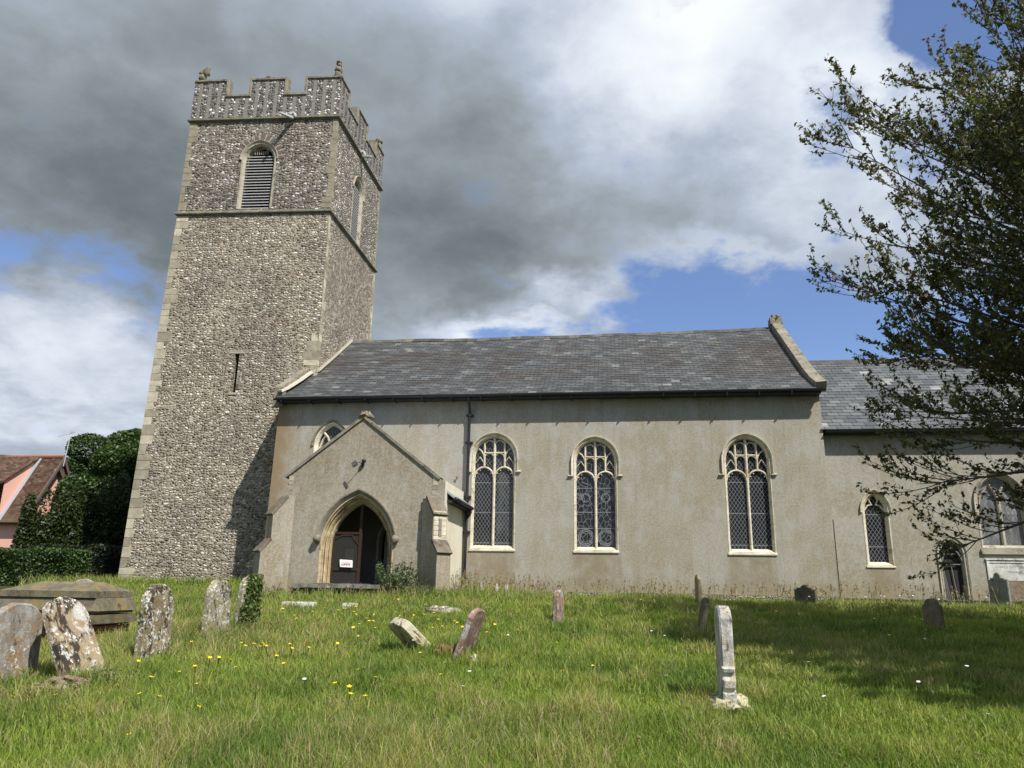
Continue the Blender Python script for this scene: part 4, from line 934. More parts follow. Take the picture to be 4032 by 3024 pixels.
# ---------------------------------------------------------------- gravestones
def grave_mat(name, a, b, lich=None, lamt=.58, dark=None, sc_=1.6, white=.0, dt=.58):
    m, t = mat(name); p = t.n('ShaderNodeTexCoord').outputs['Object']
    rn = t.n('ShaderNodeObjectInfo').outputs['Random']; p = t.vm('ADD', p, t.cxyz(t.m('MULTIPLY', rn, 7), rn, t.m('MULTIPLY', rn, 3)))
    c = t.mix(t.sstep(t.noise(t.vm('MULTIPLY', p, (1, 1, .55)), 4*sc_, 6, .7), .38, .62), a, b)
    if lich: c = t.mix(t.sstep(t.noise(p, 3*sc_, 5, .7, .6), lamt-.02, lamt+.03, 0, .9), c, lich)
    if dark:
        v = t.vm('MULTIPLY', t.vm('ADD', p, (5, 2, 8)), (1, 1, .6)); c = t.mix(t.sstep(t.noise(v, 3.4*sc_, 6, .68, .4), dt, dt+.05, 0, .92), c, dark)
    if white:
        vo = t.n('ShaderNodeTexVoronoi', {'Vector': t.vm('ADD', p, t.vm('MULTIPLY', t.noise(p, 14, 5, .7, col=True), (.22, .22, .22))), 'Scale': 11*sc_}).outputs[0]
        k = t.m('MULTIPLY', t.sstep(vo, .50, .25), t.sstep(t.noise(p, 3.2*sc_, 5, .7), .72-white*.2, .78-white*.2)); c = t.mix(k, c, (.74, .74, .70))
    f = t.noise(p, 55, 4, .75); c = t.mix(t.sstep(f, .5, .75, 0, .45), c, tuple(q*.6 for q in a))
    t.out(c, .92, t.m('ADD', f, t.m('MULTIPLY', t.noise(p, 12, 5, .7), 1.6)), .75, .015, .2); return m
G1 = grave_mat('grey brown headstone', (.22, .19, .15), (.37, .36, .33), (.30, .20, .11), .56, (.09,.08,.065), 1.5, white=.7, dt=.6)
G2 = grave_mat('ochre headstone with black and white lichen', (.27, .19, .10), (.36, .29, .19), (.52, .52, .50), .56, (.028, .022, .018), 1.5, 1.3, .51)
G3 = grave_mat('brown headstone with black streaks', (.21, .17, .10), (.31, .26, .17), (.33, .27, .12), .6, (.04, .033, .026), 1.7, 1.4, .51)
G4 = grave_mat('mossy green brown headstone', (.235, .215, .145), (.35, .32, .235), (.25, .235, .11), .52, (.06, .05, .04), 1.8, 1.3, .54)
G5 = grave_mat('reddish sandstone headstone', (.24, .145, .11), (.34, .245, .20), (.40, .40, .38), .56, (.12, .09, .08), 2.0, .8)
G6 = grave_mat('yellow lichened stone', (.42, .38, .22), (.60, .56, .38), (.55, .53, .40), .5, (.12, .10, .08), 2.2, .6, .53)
G7 = grave_mat('pale lichened limestone headstone', (.36, .35, .32), (.60, .59, .53), (.50, .42, .26), .58, (.13, .12, .11), 2.6, .6, .55)
G8 = grave_mat('dark weathered headstone', (.085, .08, .06), (.15, .135, .10), (.30, .30, .26), .64, None, 2, .2)
def outline(w_, h, kind):
    """headstone outline, x in -w/2..w/2"""
    r = w_/2
    if kind == 'round': pts = [(r, 0)]+[(r*math.cos(a), h-r*.75+r*.75*math.sin(a)) for a in [math.pi*i/16 for i in range(17)]]+[(-r, 0)]
    elif kind == 'seg': pts = [(r, 0), (r, h-.12)]+[(r*.93*math.cos(a), h-.12+.12*math.sin(a)) for a in [math.pi*i/10 for i in range(1, 10)]]+[(-r, h-.12), (-r, 0)]
    elif kind == 'shoulder':
        k = h*.80; pts = [(r, 0), (r, k), (r*.96, k+.03), (r*.74, k+.035), (r*.70, k+.06)]+[(r*.64*math.cos(a), k+.06+(h-k-.06)*math.sin(a)) for a in [math.pi*i/10 for i in range(0, 11)]]+[(-r*.70, k+.06), (-r*.74, k+.035), (-r*.96, k+.03), (-r, k), (-r, 0)]
    elif kind == 'scroll':
        k = h*.84; pts = [(r, 0), (r, k), (r*.8, k-.02), (r*.7, k+.04), (r*.45, k+.03), (r*.3, h-.04), (r*.12, h), (-r*.12, h), (-r*.3, h-.04), (-r*.45, k+.03), (-r*.7, k+.04), (-r*.8, k-.02), (-r, k), (-r, 0)]
    elif kind == 'hump': pts = [(r, 0), (r, h*.80), (r*.93, h*.86), (r*.80, h*.89)]+[(r*.72*math.cos(a), h*.89+h*.11*math.sin(a)) for a in [math.pi*i/9 for i in range(1, 9)]]+[(-r*.80, h*.89), (-r*.93, h*.86), (-r, h*.80), (-r, 0)]
    elif kind == 'point': pts = [(r, 0), (r, h*.86), (r*.4, h*.98), (0, h), (-r*.4, h*.98), (-r, h*.86), (-r, 0)]
    return [(x+random.uniform(-.006, .006), z+(random.uniform(-.006, .006) if z > 0 else 0)) for x, z in pts]
def stone(x, y, w_, h, th, kind, m, label, yaw=0, lean=0, back=0, sink=.12, name='gravestone', prof=None, ch=.018):
    """x,y: foot of the south edge; slab runs away to the north, faces east and west. yaw, lean (top to the east +), back (top north +) in degrees"""
    mb = MB(); pl_ = outline(w_, h+sink, kind)
    # local: u = north (0,1,0), v up, n east
    A = Vector((th/2, w_/2, -sink)); pl2 = [(p[0], p[1]) for p in pl_]
    mb.bevprism(pl2, A, (0, 1, 0), Z_, (1, 0, 0), th, ch)
    # roughen
    mb.v = [tuple(Vector(v)+Vector([mnoise.noise(Vector(v)*9+Vector((x, y, q)))*.007 for q in (1, 4, 8)])) for v in mb.v]
    me_o = mb.build(name, m); me_o.location = (x, y, gz(x, y)); me_o.rotation_euler = (R(-back), R(lean), R(yaw)); LOC[me_o.name] = Vector((0, 0, 0))
    tag(me_o, label, 'gravestone'); return me_o
stone(-6.80, 7.95, .68, .90, .11, 'round', G1, 'grey round-topped headstone at the left edge of the churchyard', yaw=-6, lean=-3)
stone(-5.98, 8.15, .62, 1.02, .12, 'round', G2, 'leaning headstone blotched with black and white lichen', yaw=-4, lean=-29)
stone(-6.10, 9.62, .55, 1.0, .13, 'hump', G3, 'upright brown headstone streaked black, in front of the chest tomb corner', yaw=-6, lean=-1)
stone(-6.22, 11.45, .60, .97, .12, 'hump', G4, 'mossy brown headstone between the chest tomb and the ivied one', yaw=-4, lean=-1)
s5 = stone(-6.36, 12.75, .52, .95, .11, 'round', G4, 'narrow headstone smothered in ivy beside the tower foot', yaw=-8, lean=1)
stone(-13.25, 17.8, .5, .62, .12, 'round', G1, 'small round headstone top showing over the chest tomb', yaw=-60)
stone(-2.56, 11.0, .55, .62, .14, 'seg', G6, 'low yellow-lichened stone lying back in the grass', yaw=40, lean=-48, back=0)
stone(-2.12, 10.4, .62, .72, .085, 'seg', G5, 'reddish headstone tilting right beside the yellow-lichened one', yaw=-6, lean=20)
stone(-1.14, 15.1, .5, .68, .11, 'seg', G5, 'small red sandstone headstone in the middle of the lawn', yaw=-10, lean=0)
stone(2.12, 20.4, .55, .80, .085, 'point', grave_mat('buff narrow stone', (.30, .24, .14), (.40, .34, .21)), 'thin pointed stone standing close under the third nave window', yaw=3)
stone(1.42, 13.8, .5, .68, .09, 'seg', G8, 'dark leaning stone behind the tall pale one', yaw=0, lean=12)
stone(5.32, 21.95, .62, .58, .10, 'scroll', G8, 'low dark shouldered headstone near the nave and chancel joint', yaw=48)
stone(5.98, 15.6, .52, .60, .09, 'shoulder', grave_mat('brown shaded headstone', (.16, .125, .085), (.21, .17, .12), (.24, .2, .12)), 'shouldered brown headstone standing in the tree shade', yaw=14)
stone(10.62, 23.0, .55, .98, .09, 'scroll', grave_mat('grey green headstone', (.21, .22, .19), (.30, .30, .27), (.4, .4, .38), .62, (.05, .05, .05), 2, .2, .63), 'grey scrolled headstone in front of the white wall tablet', yaw=34)
# the tall pale one seen edge on, moulded near its foot
tg = thing('gravestone', (1.0, 8.0, gz(1.0, 8.0))); tag(tg, 'tall pale lichened headstone seen edge on at right of the lawn', 'gravestone')
mb = MB(); th = .125; gb_ = gz(1, 8)
pf_ = [(0, -.1), (0, .20), (-.012, .23), (-.02, .28), (.0, .33), (.012, .335), (.012, .36), (0, .37)]
ol = [(.27, -.1), (.27, .17), (.245, .18), (.245, .20), (.27, .23), (.275, .29), (.25, .33), (.25, .36), (.275, .37), (.285, .40), (.25, .42), (.25, .74), (.24, .86), (.20, .93), (.1, .98), (-.1, .98), (-.2, .93), (-.24, .86), (-.25, .74), (-.25, .42), (-.275, .39), (-.25, .35), (-.27, .2), (-.27, -.1)]
mb.bevprism([(-a, b) for a, b in ol][::-1], (th/2, .27, 0), (0, 1, 0), Z_, (1, 0, 0), th, .016)
mb.v = [tuple(Matrix.Rotation(R(-1), 3, 'Z') @ Vector(v)+Vector((1.07, 8.0, gb_))+Vector((mnoise.noise(Vector(v)*9)*.006, 0, 0))) for v in mb.v]
mb.build('slab', G7, tg)
mb = MB(); mb.blob(1.04, 8.22, gb_+.05, .21, .38, .085, 4, .45, 4, 22, 10); mb.build('footing', G6, tg, True)
# chest tomb
ct = thing('chest_tomb', (-8.7, 11.65, gz(-8.4, 11.8))); tag(ct, 'large ochre-lichened chest tomb with hipped lid and broken brick base', 'tomb')
GT = grave_mat('ochre lichened tomb stone', (.13, .115, .08), (.215, .19, .13), (.23, .175, .07), .57, (.07, .06, .05), 1.1, .3, .62)
mb = MB(); ya, yb = 11.2, 12.1
def fr4(x0, x1, y0, y1, z): return [(x0, y0, z), (x1, y0, z), (x1, y1, z), (x0, y1, z)]
mb.hull8(fr4(-9.56, -7.93, ya, yb, 1.43), fr4(-9.12, -8.2, ya+.36, yb-.36, 1.57)); mb.hull8(fr4(-9.58, -7.91, ya-.015, yb+.01, 1.335), fr4(-9.58, -7.91, ya-.015, yb+.01, 1.428)); mb.build('lid', GT, ct)
mb = MB(); mb.hull8(fr4(-9.66, -7.82, ya-.05, yb+.05, 1.14), fr4(-9.60, -7.90, ya+.02, yb, 1.33)); mb.hull8(fr4(-9.60, -7.86, ya, yb, 1.10), fr4(-9.60, -7.86, ya, yb, 1.137)); mb.build('body', GT, ct)
mb = MB()
for (xa, xb_, zz, e) in ((-9.65, -8.9, 1.03, 0), (-8.89, -8.4, 1.035, .02), (-8.38, -7.83, 1.02, .04), (-8.7, -7.80, .955, .06)):
    mb.box(xa, xb_, ya-.06-e, yb+.05, zz-.0, zz+.062)
mb.build('ledge', GT, ct)
mb = MB()
for r_ in range(5):
    x = -9.6+(.1 if r_ % 2 else 0); z = .62+r_*.078
    while x < -7.95:
        bw = .215
        if not (r_ == 4 and -8.7 < x < -8.25) and not (r_ == 3 and -8.6 < x < -8.35): mb.box(x, min(x+bw-.012, -7.88), ya+.02+random.uniform(0, .02), yb-.02, z, z+.066, random.random())
        x += bw
mb.build('brick_base', M['brick'], ct); mb = MB(); mb.box(-9.55, -7.95, ya+.10, yb-.1, .6, 1.0); mb.build('rubble_core', M['slab'], ct)
# ledger tomb at the porch door
lt = thing('ledger_tomb', (-7.2, 20.2, gz(-7.2, 20.2))); tag(lt, 'low tomb with dark flat slab in front of the porch doorway', 'tomb')
mb = MB(); mb.bevprism([(-8.45, 0), (-6.12, 0), (-6.12, .10), (-8.45, .10)], (0, 19.9, 1.47), X_, Z_, S_, -.95 if False else .001, .0005) if False else None
mb.hull8(fr4(-8.42, -6.12, 19.72, 20.75, 1.50), fr4(-8.40, -6.14, 19.74, 20.74, 1.60)); mb.build('slab', M['slab'], lt)
mb = MB(); mb.box(-7.5, -6.3, 19.95, 20.6, 1.0, 1.499); mb.box(-8.3, -7.55, 20.0, 20.55, 1.0, 1.499); mb.build('pedestal', G4, lt)
# kerbs, rocks, small white markers
def rock(x, y, rx, ry, rz, m, name, label, cat, seed, group=None, up_=.0, amp=.35):
    z = gz(x, y)+up_; mb = MB(); mb.blob(x, y, z, rx, ry, rz, seed, amp, 3, 16, 10); o = mb.build(name, m, None, True); rebase(o, (x, y, z)); tag(o, label, cat, group); return o
def slabstone(x0, x1, y0, y1, h, m, name, label, cat, group=None):
    z = gz((x0+x1)/2, (y0+y1)/2); mb = MB(); mb.hull8(fr4(x0, x1, y0, y1, z-.1), fr4(x0+.01, x1-.01, y0+.01, y1-.01, z+h)); o = mb.build(name, m); rebase(o, ((x0+x1)/2, (y0+y1)/2, z)); tag(o, label, cat, group)
slabstone(-7.60, -6.85, 17.3, 17.6, .17, M['white_stone'], 'kerb_stone', 'longer bleached kerb stone in the bank before the porch', 'kerb stone', 'kerb stones in the porch bank')
slabstone(-6.15, -5.85, 17.3, 17.55, .16, M['white_stone'], 'kerb_stone', 'short bleached kerb stone below the ledger tomb', 'kerb stone', 'kerb stones in the porch bank')
slabstone(-10.1, -9.7, 20.6, 20.9, .28, M['white_stone'], 'kerb_stone', 'white block at the foot of the left porch buttress', 'kerb stone')
rock(-3.7, 16.6, .42, .3, .12, G4, 'flat_stone', 'mossy broken slab sunk in the grass below the porch', 'stone', 3, up_=.08)
rock(-1.83, 10.3, .055, .05, .075, G6, 'small_stone', 'small yellow stone right of the tilting headstone', 'stone', 5, up_=.06)
rock(-5.55, 7.5, .07, .06, .045, G1, 'small_stone', 'pale lump of stone on the earth between the left headstones', 'stone', 8, up_=.03)
for i, (x, y, h_, nm) in enumerate(((-3.95, 23.1, .26, 'left'), (-3.5, 23.1, .30, 'middle'), (-3.2, 23.15, .22, 'right'))):
    rock(x, y, .06, .06, h_*.6, G7, 'marker_stone', f'{nm} one of three small white stones under the first nave window', 'stone', 20+i, 'small white stones under the nave wall', .22, .5)

# ---------------------------------------------------------------- leaves
def leafcloud(name, C, size, tint, m, parent=None, up_bias=.3, asp=.55, jit=.35, bend=.0):
    """rhomb leaves: C (N,3), size (N,), tint (N,3)"""
    N = len(C); n = rng.normal(size=(N, 3)); n[:, 2] = np.abs(n[:, 2])+up_bias; n /= np.linalg.norm(n, axis=1)[:, None]
    a = rng.normal(size=(N, 3)); a -= n*np.sum(a*n, 1)[:, None]; a /= np.linalg.norm(a, axis=1)[:, None]; b = np.cross(n, a)
    s = (size*(1+rng.uniform(-jit, jit, N)))[:, None]
    V = np.stack([C-a*s*.5, C-b*s*asp*.5+n*s*.08, C+a*s*.5, C+b*s*asp*.5+n*s*.08], 1).reshape(-1, 3)
    F = np.arange(4*N).reshape(N, 4); me = nmesh(name, V, F, None, np.repeat(tint, 4, 0)); me.materials.append(m)
    return link(name, me, parent)
def tints(N, cols, w_=None, var=.2):
    cols = np.array(cols); i = rng.choice(len(cols), N, p=w_); return np.clip(cols[i]*(1+rng.uniform(-var, var, (N, 1))), 0, 1)
def lobes_cloud(lobes, per, thick=.35):
    pts = []
    for (c, r) in lobes:
        n = int(per*(r[0]*r[2]+r[0]*r[1])/2); d = rng.normal(size=(n, 3)); d /= np.linalg.norm(d, axis=1)[:, None]
        k = 1-thick*rng.random((n, 1))**1.5; pts.append(np.array(c)+d*k*np.array(r))
    return np.concatenate(pts)
# far broadleaf tree
def crown_lobes(c, R3, n, rl):
    out = []
    for i in range(n):
        d = rng.normal(size=3); d /= np.linalg.norm(d); d[2] = abs(d[2])*.9-.35*(rng.random() < .45); k = rng.uniform(.55, .95)
        p = np.array(c)+d*np.array(R3)*k; r = rl*rng.uniform(.7, 1.3); out.append((p, (r, r, r*.72)))
    return out
def bigtree(x, y, h, rad, label, cols, size, per, seed, name='broadleaf_tree', zc=.55):
    g = gz(x, y); tr = thing(name, (x, y, g)); tag(tr, label, 'tree', None)
    C = lobes_cloud(crown_lobes((x, y, g+h*zc), (rad, rad, h*(1-zc)-.3), 70, rad*.26), per); leafcloud('crown', C, np.full(len(C), size), tints(len(C), cols, None, .35), M['leaf_soft'], tr)
    mb = MB(); mb.tube([(x, y, g-.2), (x+.1, y, g+h*.3), (x, y, g+h*.7)], [.35, .28, .12], 8)
    for k in range(9):
        a = k*2.4; mb.tube([(x, y, g+h*(.28+.03*k)), (x+math.cos(a)*rad*.4, y+math.sin(a)*rad*.4, g+h*(.45+.03*k)), (x+math.cos(a)*rad*.55, y+math.sin(a)*rad*.55, g+h*(.50+.025*k))], [.14, .08, .03], 6)
    mb.build('trunk', M['bark'], tr, True)
DG = [(.045, .085, .02), (.065, .115, .028), (.09, .15, .038), (.03, .06, .016)]
bigtree(-26.6, 40, 9.9, 4.2, 'round-crowned broadleaf tree behind the pink cottage', DG, .19, 2100, 1)
bigtree(-22.6, 41, 8.2, 3.2, 'lower broadleaf tree between the cottage and the tower', DG, .19, 2000, 2)
YG = [(.034, .055, .016), (.055, .08, .022), (.08, .105, .03), (.02, .032, .012)]
def yew(x, y, h, rx, ry, label, n=60):
    g = gz(x, y); tr = thing('yew_tree', (x, y, g)); tag(tr, label, 'yew tree', 'yew trees beside the cottage')
    lb = []
    for i in range(n):
        a = rng.uniform(0, 2*math.pi); k = math.sqrt(rng.random())*.9; px, py = x+math.cos(a)*rx*k, y+math.sin(a)*ry*k
        top = h*(1-.30*k**2)*rng.uniform(.88, 1.03); zc = rng.uniform(.35, 1)*top*.82; lb.append(((px, py, g+zc), (.32, .32, min(zc, 1.25)*.85)))
        lb.append(((px, py, g+zc*.45), (.45, .45, zc*.5)))
    C = lobes_cloud(lb, 1900, .3); leafcloud('crown', C, np.full(len(C), .17), tints(len(C), YG, [.35, .35, .15, .15], .3), M['leaf_soft'], tr, asp=.4)
    mb = MB(); mb.tube([(x, y, g-.1), (x, y, g+h*.5)], [.22, .12], 8); mb.build('trunk', M['bark'], tr)
yew(-24.9, 32.0, 4.9, 2.1, 1.4, 'bushy yew in front of the cottage gable', 50)
yew(-22.2, 32.6, 5.5, 2.0, 1.4, 'tallest dark yew, middle of the row by the cottage', 55)
yew(-19.8, 32.6, 5.2, 1.9, 1.4, 'dark yew nearest the tower', 50)
def hedge(x0, x1, y0, y1, h, cols, label, per=420):
    g = gz((x0+x1)/2, y0); n = int((x1-x0)*per*(h+1)/2); P = []
    f = rng.random(n); top = f < .35; X = rng.uniform(x0, x1, n); Yv = np.where(top, rng.uniform(y0, y1, n), y0+rng.random(n)**2*.25); Zv = np.where(top, h-rng.random(n)**2*.2, rng.uniform(0, h, n))
    bump_ = np.array([mnoise.noise(Vector((a*1.1, c*1.1, 0))) for a, c in zip(X, Zv)])*.22; C = np.stack([X, Yv+bump_, g+Zv+bump_*.5], 1)
    e = int((y1-y0)*per*(h)/1.5); C2 = np.stack([x1-rng.random(e)**2*.2, rng.uniform(y0, y1, e), g+rng.uniform(0, h, e)], 1); C = np.concatenate([C, C2])
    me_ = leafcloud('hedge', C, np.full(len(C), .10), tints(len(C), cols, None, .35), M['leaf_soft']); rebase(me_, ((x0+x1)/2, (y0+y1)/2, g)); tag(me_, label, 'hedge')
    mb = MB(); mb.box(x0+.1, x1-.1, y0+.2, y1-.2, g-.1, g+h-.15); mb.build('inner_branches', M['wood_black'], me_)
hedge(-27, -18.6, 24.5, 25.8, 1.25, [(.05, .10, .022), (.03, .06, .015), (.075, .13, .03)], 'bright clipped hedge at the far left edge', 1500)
hedge(-22.6, -17.2, 27.5, 28.6, 1.5, [(.018, .03, .01), (.012, .02, .008), (.03, .045, .014)], 'dark hedge below the yews', 1400)

# ---------------------------------------------------------------- pink cottage
hx, hy = -28.5, 34.0; gh = gz(hx, hy)
ho = thing('pink_cottage', (-32, 36, gh)); tag(ho, 'pink rendered cottage with steep brown tiled roof and orange ridge', 'house')
ez, rz, ry, by = 4.26, 7.8, 36.1, 38.3
mb = MB(); fx = hx-.25
mb.add([(-40, hy+.3, gh-.3), (fx, hy+.3, gh-.3), (fx, hy+.3, ez), (-40, hy+.3, ez)], [(0, 1, 2, 3)])
mb.add([(fx, hy+.3, gh-.3), (fx, by, gh-.3), (fx, by, ez), (fx, ry, rz-.15), (fx, hy+.3, ez)], [(0, 1, 2, 3, 4)])
mb.build('wall', M['pink'], ho)
m_, t_ = mat('brown plain tiles'); p_ = t_.pos(); x_, y_, z_ = t_.xyz(p_); ri = t_.m('FLOOR', t_.m('DIVIDE', z_, .108)); xi = t_.m('ADD', t_.m('DIVIDE', t_.m('ADD', x_, y_), .17), t_.m('MULTIPLY', t_.m('MODULO', ri, 2), .5))
wn_ = t_.xyz(t_.n('ShaderNodeTexWhiteNoise', {'Vector': t_.cxyz(t_.m('FLOOR', xi), ri, 1)}, noise_dimensions='3D').outputs['Color'])[0]
c_ = t_.ramp(wn_, [(0, (.085, .05, .036)), (.5, (.14, .085, .06)), (.93, (.20, .13, .09)), (.985, (.24, .17, .12)), (1, (.5, .46, .4))]); c_ = t_.mix(1.0, t_.mix(t_.sstep(z_, 5.0, 4.3, 0, .5), c_, (.24, .17, .11)), (.66, .64, .62), 'MULTIPLY')
fz = t_.m('FRACT', t_.m('DIVIDE', z_, .108)); c_ = t_.mix(t_.sstep(fz, .16, .0, 0, .75), c_, (.025, .015, .012))
t_.out(c_, .85, t_.m('ADD', fz, wn_), .6, .03); M['tiles'] = m_
mb = MB(); dzz, dyy = rz-ez, ry-hy
mb.add([(-41, hy, ez), (hx, hy, ez), (hx, ry, rz), (-41, ry, rz), (-41, hy, ez-.1), (hx, hy, ez-.1), (hx, ry, rz-.1), (-41, ry, rz-.1)], [(0, 1, 2, 3), (0, 4, 5, 1), (1, 5, 6, 2)])
mb.add([(-41, by+.3, ez-.2), (hx, by+.3, ez-.2), (hx, ry, rz), (-41, ry, rz)], [(3, 2, 1, 0)])
rf = mb.build('roof', M['tiles'], ho)
mb = MB(); x = -41
while x < hx: mb.tube([(x, ry, rz+.02), (min(x+.44, hx), ry, rz+.02)], .10, 8, random.random()); x += .45
mb.build('ridge_tiles', M['tile_orange'], rf)
mb = MB()
mb.hull8([(hx-.02, hy-.05, ez-.22), (hx+.06, hy-.05, ez-.22), (hx+.06, hy-.05, ez+.02), (hx-.02, hy-.05, ez+.02)], [(hx-.02, ry, rz-.22), (hx+.06, ry, rz-.22), (hx+.06, ry, rz+.03), (hx-.02, ry, rz+.03)])
mb.hull8([(hx-.02, ry, rz-.25), (hx+.06, ry, rz-.25), (hx+.06, ry, rz+.03), (hx-.02, ry, rz+.03)], [(hx-.02, by+.2, ez-.3), (hx+.06, by+.2, ez-.3), (hx+.06, by+.2, ez), (hx-.02, by+.2, ez)])
mb.hull8([(fx, ry-.25, rz-.65), (hx, ry-.25, rz-.65), (hx, by-.1, ez+.15), (fx, by-.1, ez+.15)], [(fx, ry-.2, rz-.25), (hx, ry-.2, rz-.25), (hx, by+.25, ez-.2), (fx, by+.25, ez-.2)])
mb.build('bargeboard', M['bargeboard'], ho)
mb = MB(); gutter(mb, -41, hx, hy-.05, ez-.02, .06); mb.tube([(hx-.2, hy, ez-.1), (hx-.35, hy+.2, ez-.5), (hx-.35, hy+.22, gh)], .04, 6); mb.build('gutter', M['iron'], ho)
# gabled dormer wing on the left: cheek, lead valley, roof
def sl_z(y): return ez+(y-hy)*dzz/dyy
dxr = -29.95
mb = MB(); mb.add([(dxr, hy+.1, sl_z(hy+.1)), (dxr, ry-.05, sl_z(ry-.05)), (dxr, hy+.1, ez+2.0)], [(0, 1, 2)]); mb.build('dormer_cheek', M['pink'], ho)
mb = MB(); mb.hull8([(dxr-.02, hy, sl_z(hy)+.02), (dxr+.22, hy, sl_z(hy)+.02), (dxr+.22, hy, sl_z(hy)+.05), (dxr-.02, hy, sl_z(hy)+.05)], [(dxr-.02, ry, rz+.02), (dxr+.22, ry, rz+.02), (dxr+.22, ry, rz+.05), (dxr-.02, ry, rz+.05)]); mb.build('lead_flashing', M['lead'], ho)
mb = MB(); mb.add([(dxr+.1, hy-.2, ez+1.95), (dxr+.1, ry, rz+.03), (-34, ry, rz+.25), (-34, hy-.2, ez+2.9), (dxr+.1, hy-.2, ez+1.85), (dxr+.1, ry, rz-.07)], [(0, 1, 2, 3), (0, 4, 5, 1), (3, 4, 0)]); mb.build('dormer_roof', M['tiles'], ho)
ae = thing('tv_aerial', (hx+.1, ry-.1, rz)); tag(ae, 'thin white television aerial on the cottage gable', 'aerial')
mb = MB(); mb.tube([(hx+.1, ry-.1, rz-.5), (hx+.22, ry-.1, rz+1.35)], .022, 6); mb.build('mast', M['metal_grey'], ae)
mb = MB(); mb.tube([(hx-.35, ry-.3, rz+1.05), (hx+.30, ry-.05, rz+1.28)], .015, 5); mb.box(hx+.1, hx+.42, ry-.12, ry-.04, rz+1.27, rz+1.40)
for k in range(6): q = Vector((hx-.3+.09*k, ry-.28+.035*k, rz+1.07+.032*k)); mb.tube([q-Vector((.02, .09, 0)), q+Vector((.02, .09, 0))], .006, 4)
mb.build('antenna', M['metal_grey'], ae)

# ---------------------------------------------------------------- the evergreen tree on the right
def curve(p, d, L, n, gravity, wander, rs):
    pts = [Vector(p)]; d = Vector(d).normalized()
    for i in range(n):
        d = (d+Vector((rs.uniform(-1, 1), rs.uniform(-1, 1), rs.uniform(-1, 1)))*wander+Vector((0, 0, gravity))).normalized(); pts.append(pts[-1]+d*L/n)
    return pts
def evergreen(x, y, h, reach, label, seed, nl=64, dens=1.0, cols=None, name='holly_tree', leafs=.075, azf=None):
    rs = random.Random(seed); g = gz(x, y); tr = thing(name, (x, y, g)); tag(tr, label, 'tree')
    lim = MB(); tw = MB(); L_ = []; 
    trunk = [(x, y, g-.3), (x-.05, y, g+2), (x+.05, y+.1, g+4.5), (x-.1, y, g+h*.62), (x, y, g+h*.9)]; lim.tube(trunk, [.34, .28, .22, .13, .04], 10)
    for i in range(nl):
        f = (i+.5)/nl; z0_ = g+2.9+f*(h*.70-2.9); a = i*2.39996+rs.uniform(-.3, .3)
        elv = R(-9+60*f**1.1+rs.uniform(-8, 10)); Lm = reach*(1-.30*max(0, f-.45)/.55)*rs.uniform(.86, 1.08)*(azf(a, f) if azf else 1)
        d = (math.cos(a)*math.cos(elv), math.sin(a)*math.cos(elv), math.sin(elv))
        Lm = .6
        while Lm < reach*1.6:
            zz_ = z0_+d[2]*Lm-g; rr_ = math.hypot(d[0], d[1])*Lm; zc_ = 6.0
            e_ = ((zz_-zc_)/((h-zc_) if zz_ > zc_ else zc_*1.02))**2
            if e_ >= 1 or rr_ > reach*math.sqrt(1-e_): break
            Lm += .1
        Lm *= rs.choice((.5, .7, .85, .93, .98))*rs.uniform(.93, 1.01)
        main = curve((x, y, z0_), d, Lm, 10, .020, .06, rs); lim.tube(main, [.058*(1-.092*k)*(.6+.4*(1-f)) for k in range(11)], 5)
        for j in range(15):
            q = rs.uniform(.22, 1.0); ii = min(9, int(q*10)); bp = main[ii].lerp(main[ii+1], q*10-ii if ii < 9 else .5)
            md = (main[ii+1]-main[ii]).normalized(); sd = Vector((rs.uniform(-1, 1), rs.uniform(-1, 1), rs.uniform(-.7, 1))); sd = (sd-md*sd.dot(md)).normalized()
            bl = rs.uniform(.8, 1.75)*(1.15-.35*q); br = curve(bp, md*1.0+sd*.5, bl, 6, .085, .09, rs); tw.tube(br, [.011*(1-.11*k) for k in range(7)], 4)
            inner = q < .6
            subs = 5
            ends = [br]
            for s in range(subs):
                k = rs.randint(1, 5); sd2 = Vector((rs.uniform(-1, 1), rs.uniform(-1, 1), rs.uniform(-.5, 1))); dd = (br[k+1]-br[k]).normalized()*.8+sd2*.55
                t2 = curve(br[k], dd, rs.uniform(.25, .6), 4, .09, .10, rs); tw.tube(t2, [.006, .005, .0045, .004, .003], 3); ends.append(t2)
            for e in ends:
                nn_ = int((22 if len(e) < 6 else 26)*dens)
                for _ in range(nn_):
                    u_ = rs.random()**.6; m__ = len(e)-1; ii2 = min(m__-1, int(u_*m__)); pt = e[ii2].lerp(e[ii2+1], u_*m__-ii2)
                    L_.append((pt.x+rs.gauss(0, .022), pt.y+rs.gauss(0, .022), pt.z+rs.gauss(0, .022)))
    C = np.array(L_); cols = cols or [(.06, .075, .025), (.11, .13, .038), (.18, .18, .07), (.24, .19, .11), (.17, .23, .05)]
    leafcloud('crown', C, np.full(len(C), leafs), tints(len(C), cols, [.40, .32, .13, .09, .06], .3), M['leaf'], tr, asp=.5, up_bias=.0)
    lim.build('trunk', M['bark'], tr, True); tw.build('twigs', M['twig'], tr); return tr
evergreen(8.9, 13.2, 12.3, 5.45, 'spreading evergreen tree with thin arching twigs at the right', 5, nl=128, dens=.5, leafs=.09)
evergreen(10.9, 8.0, 14.5, 4.7, 'evergreen tree off to the right shading the near lawn', 9, nl=110, dens=.9, leafs=.21)

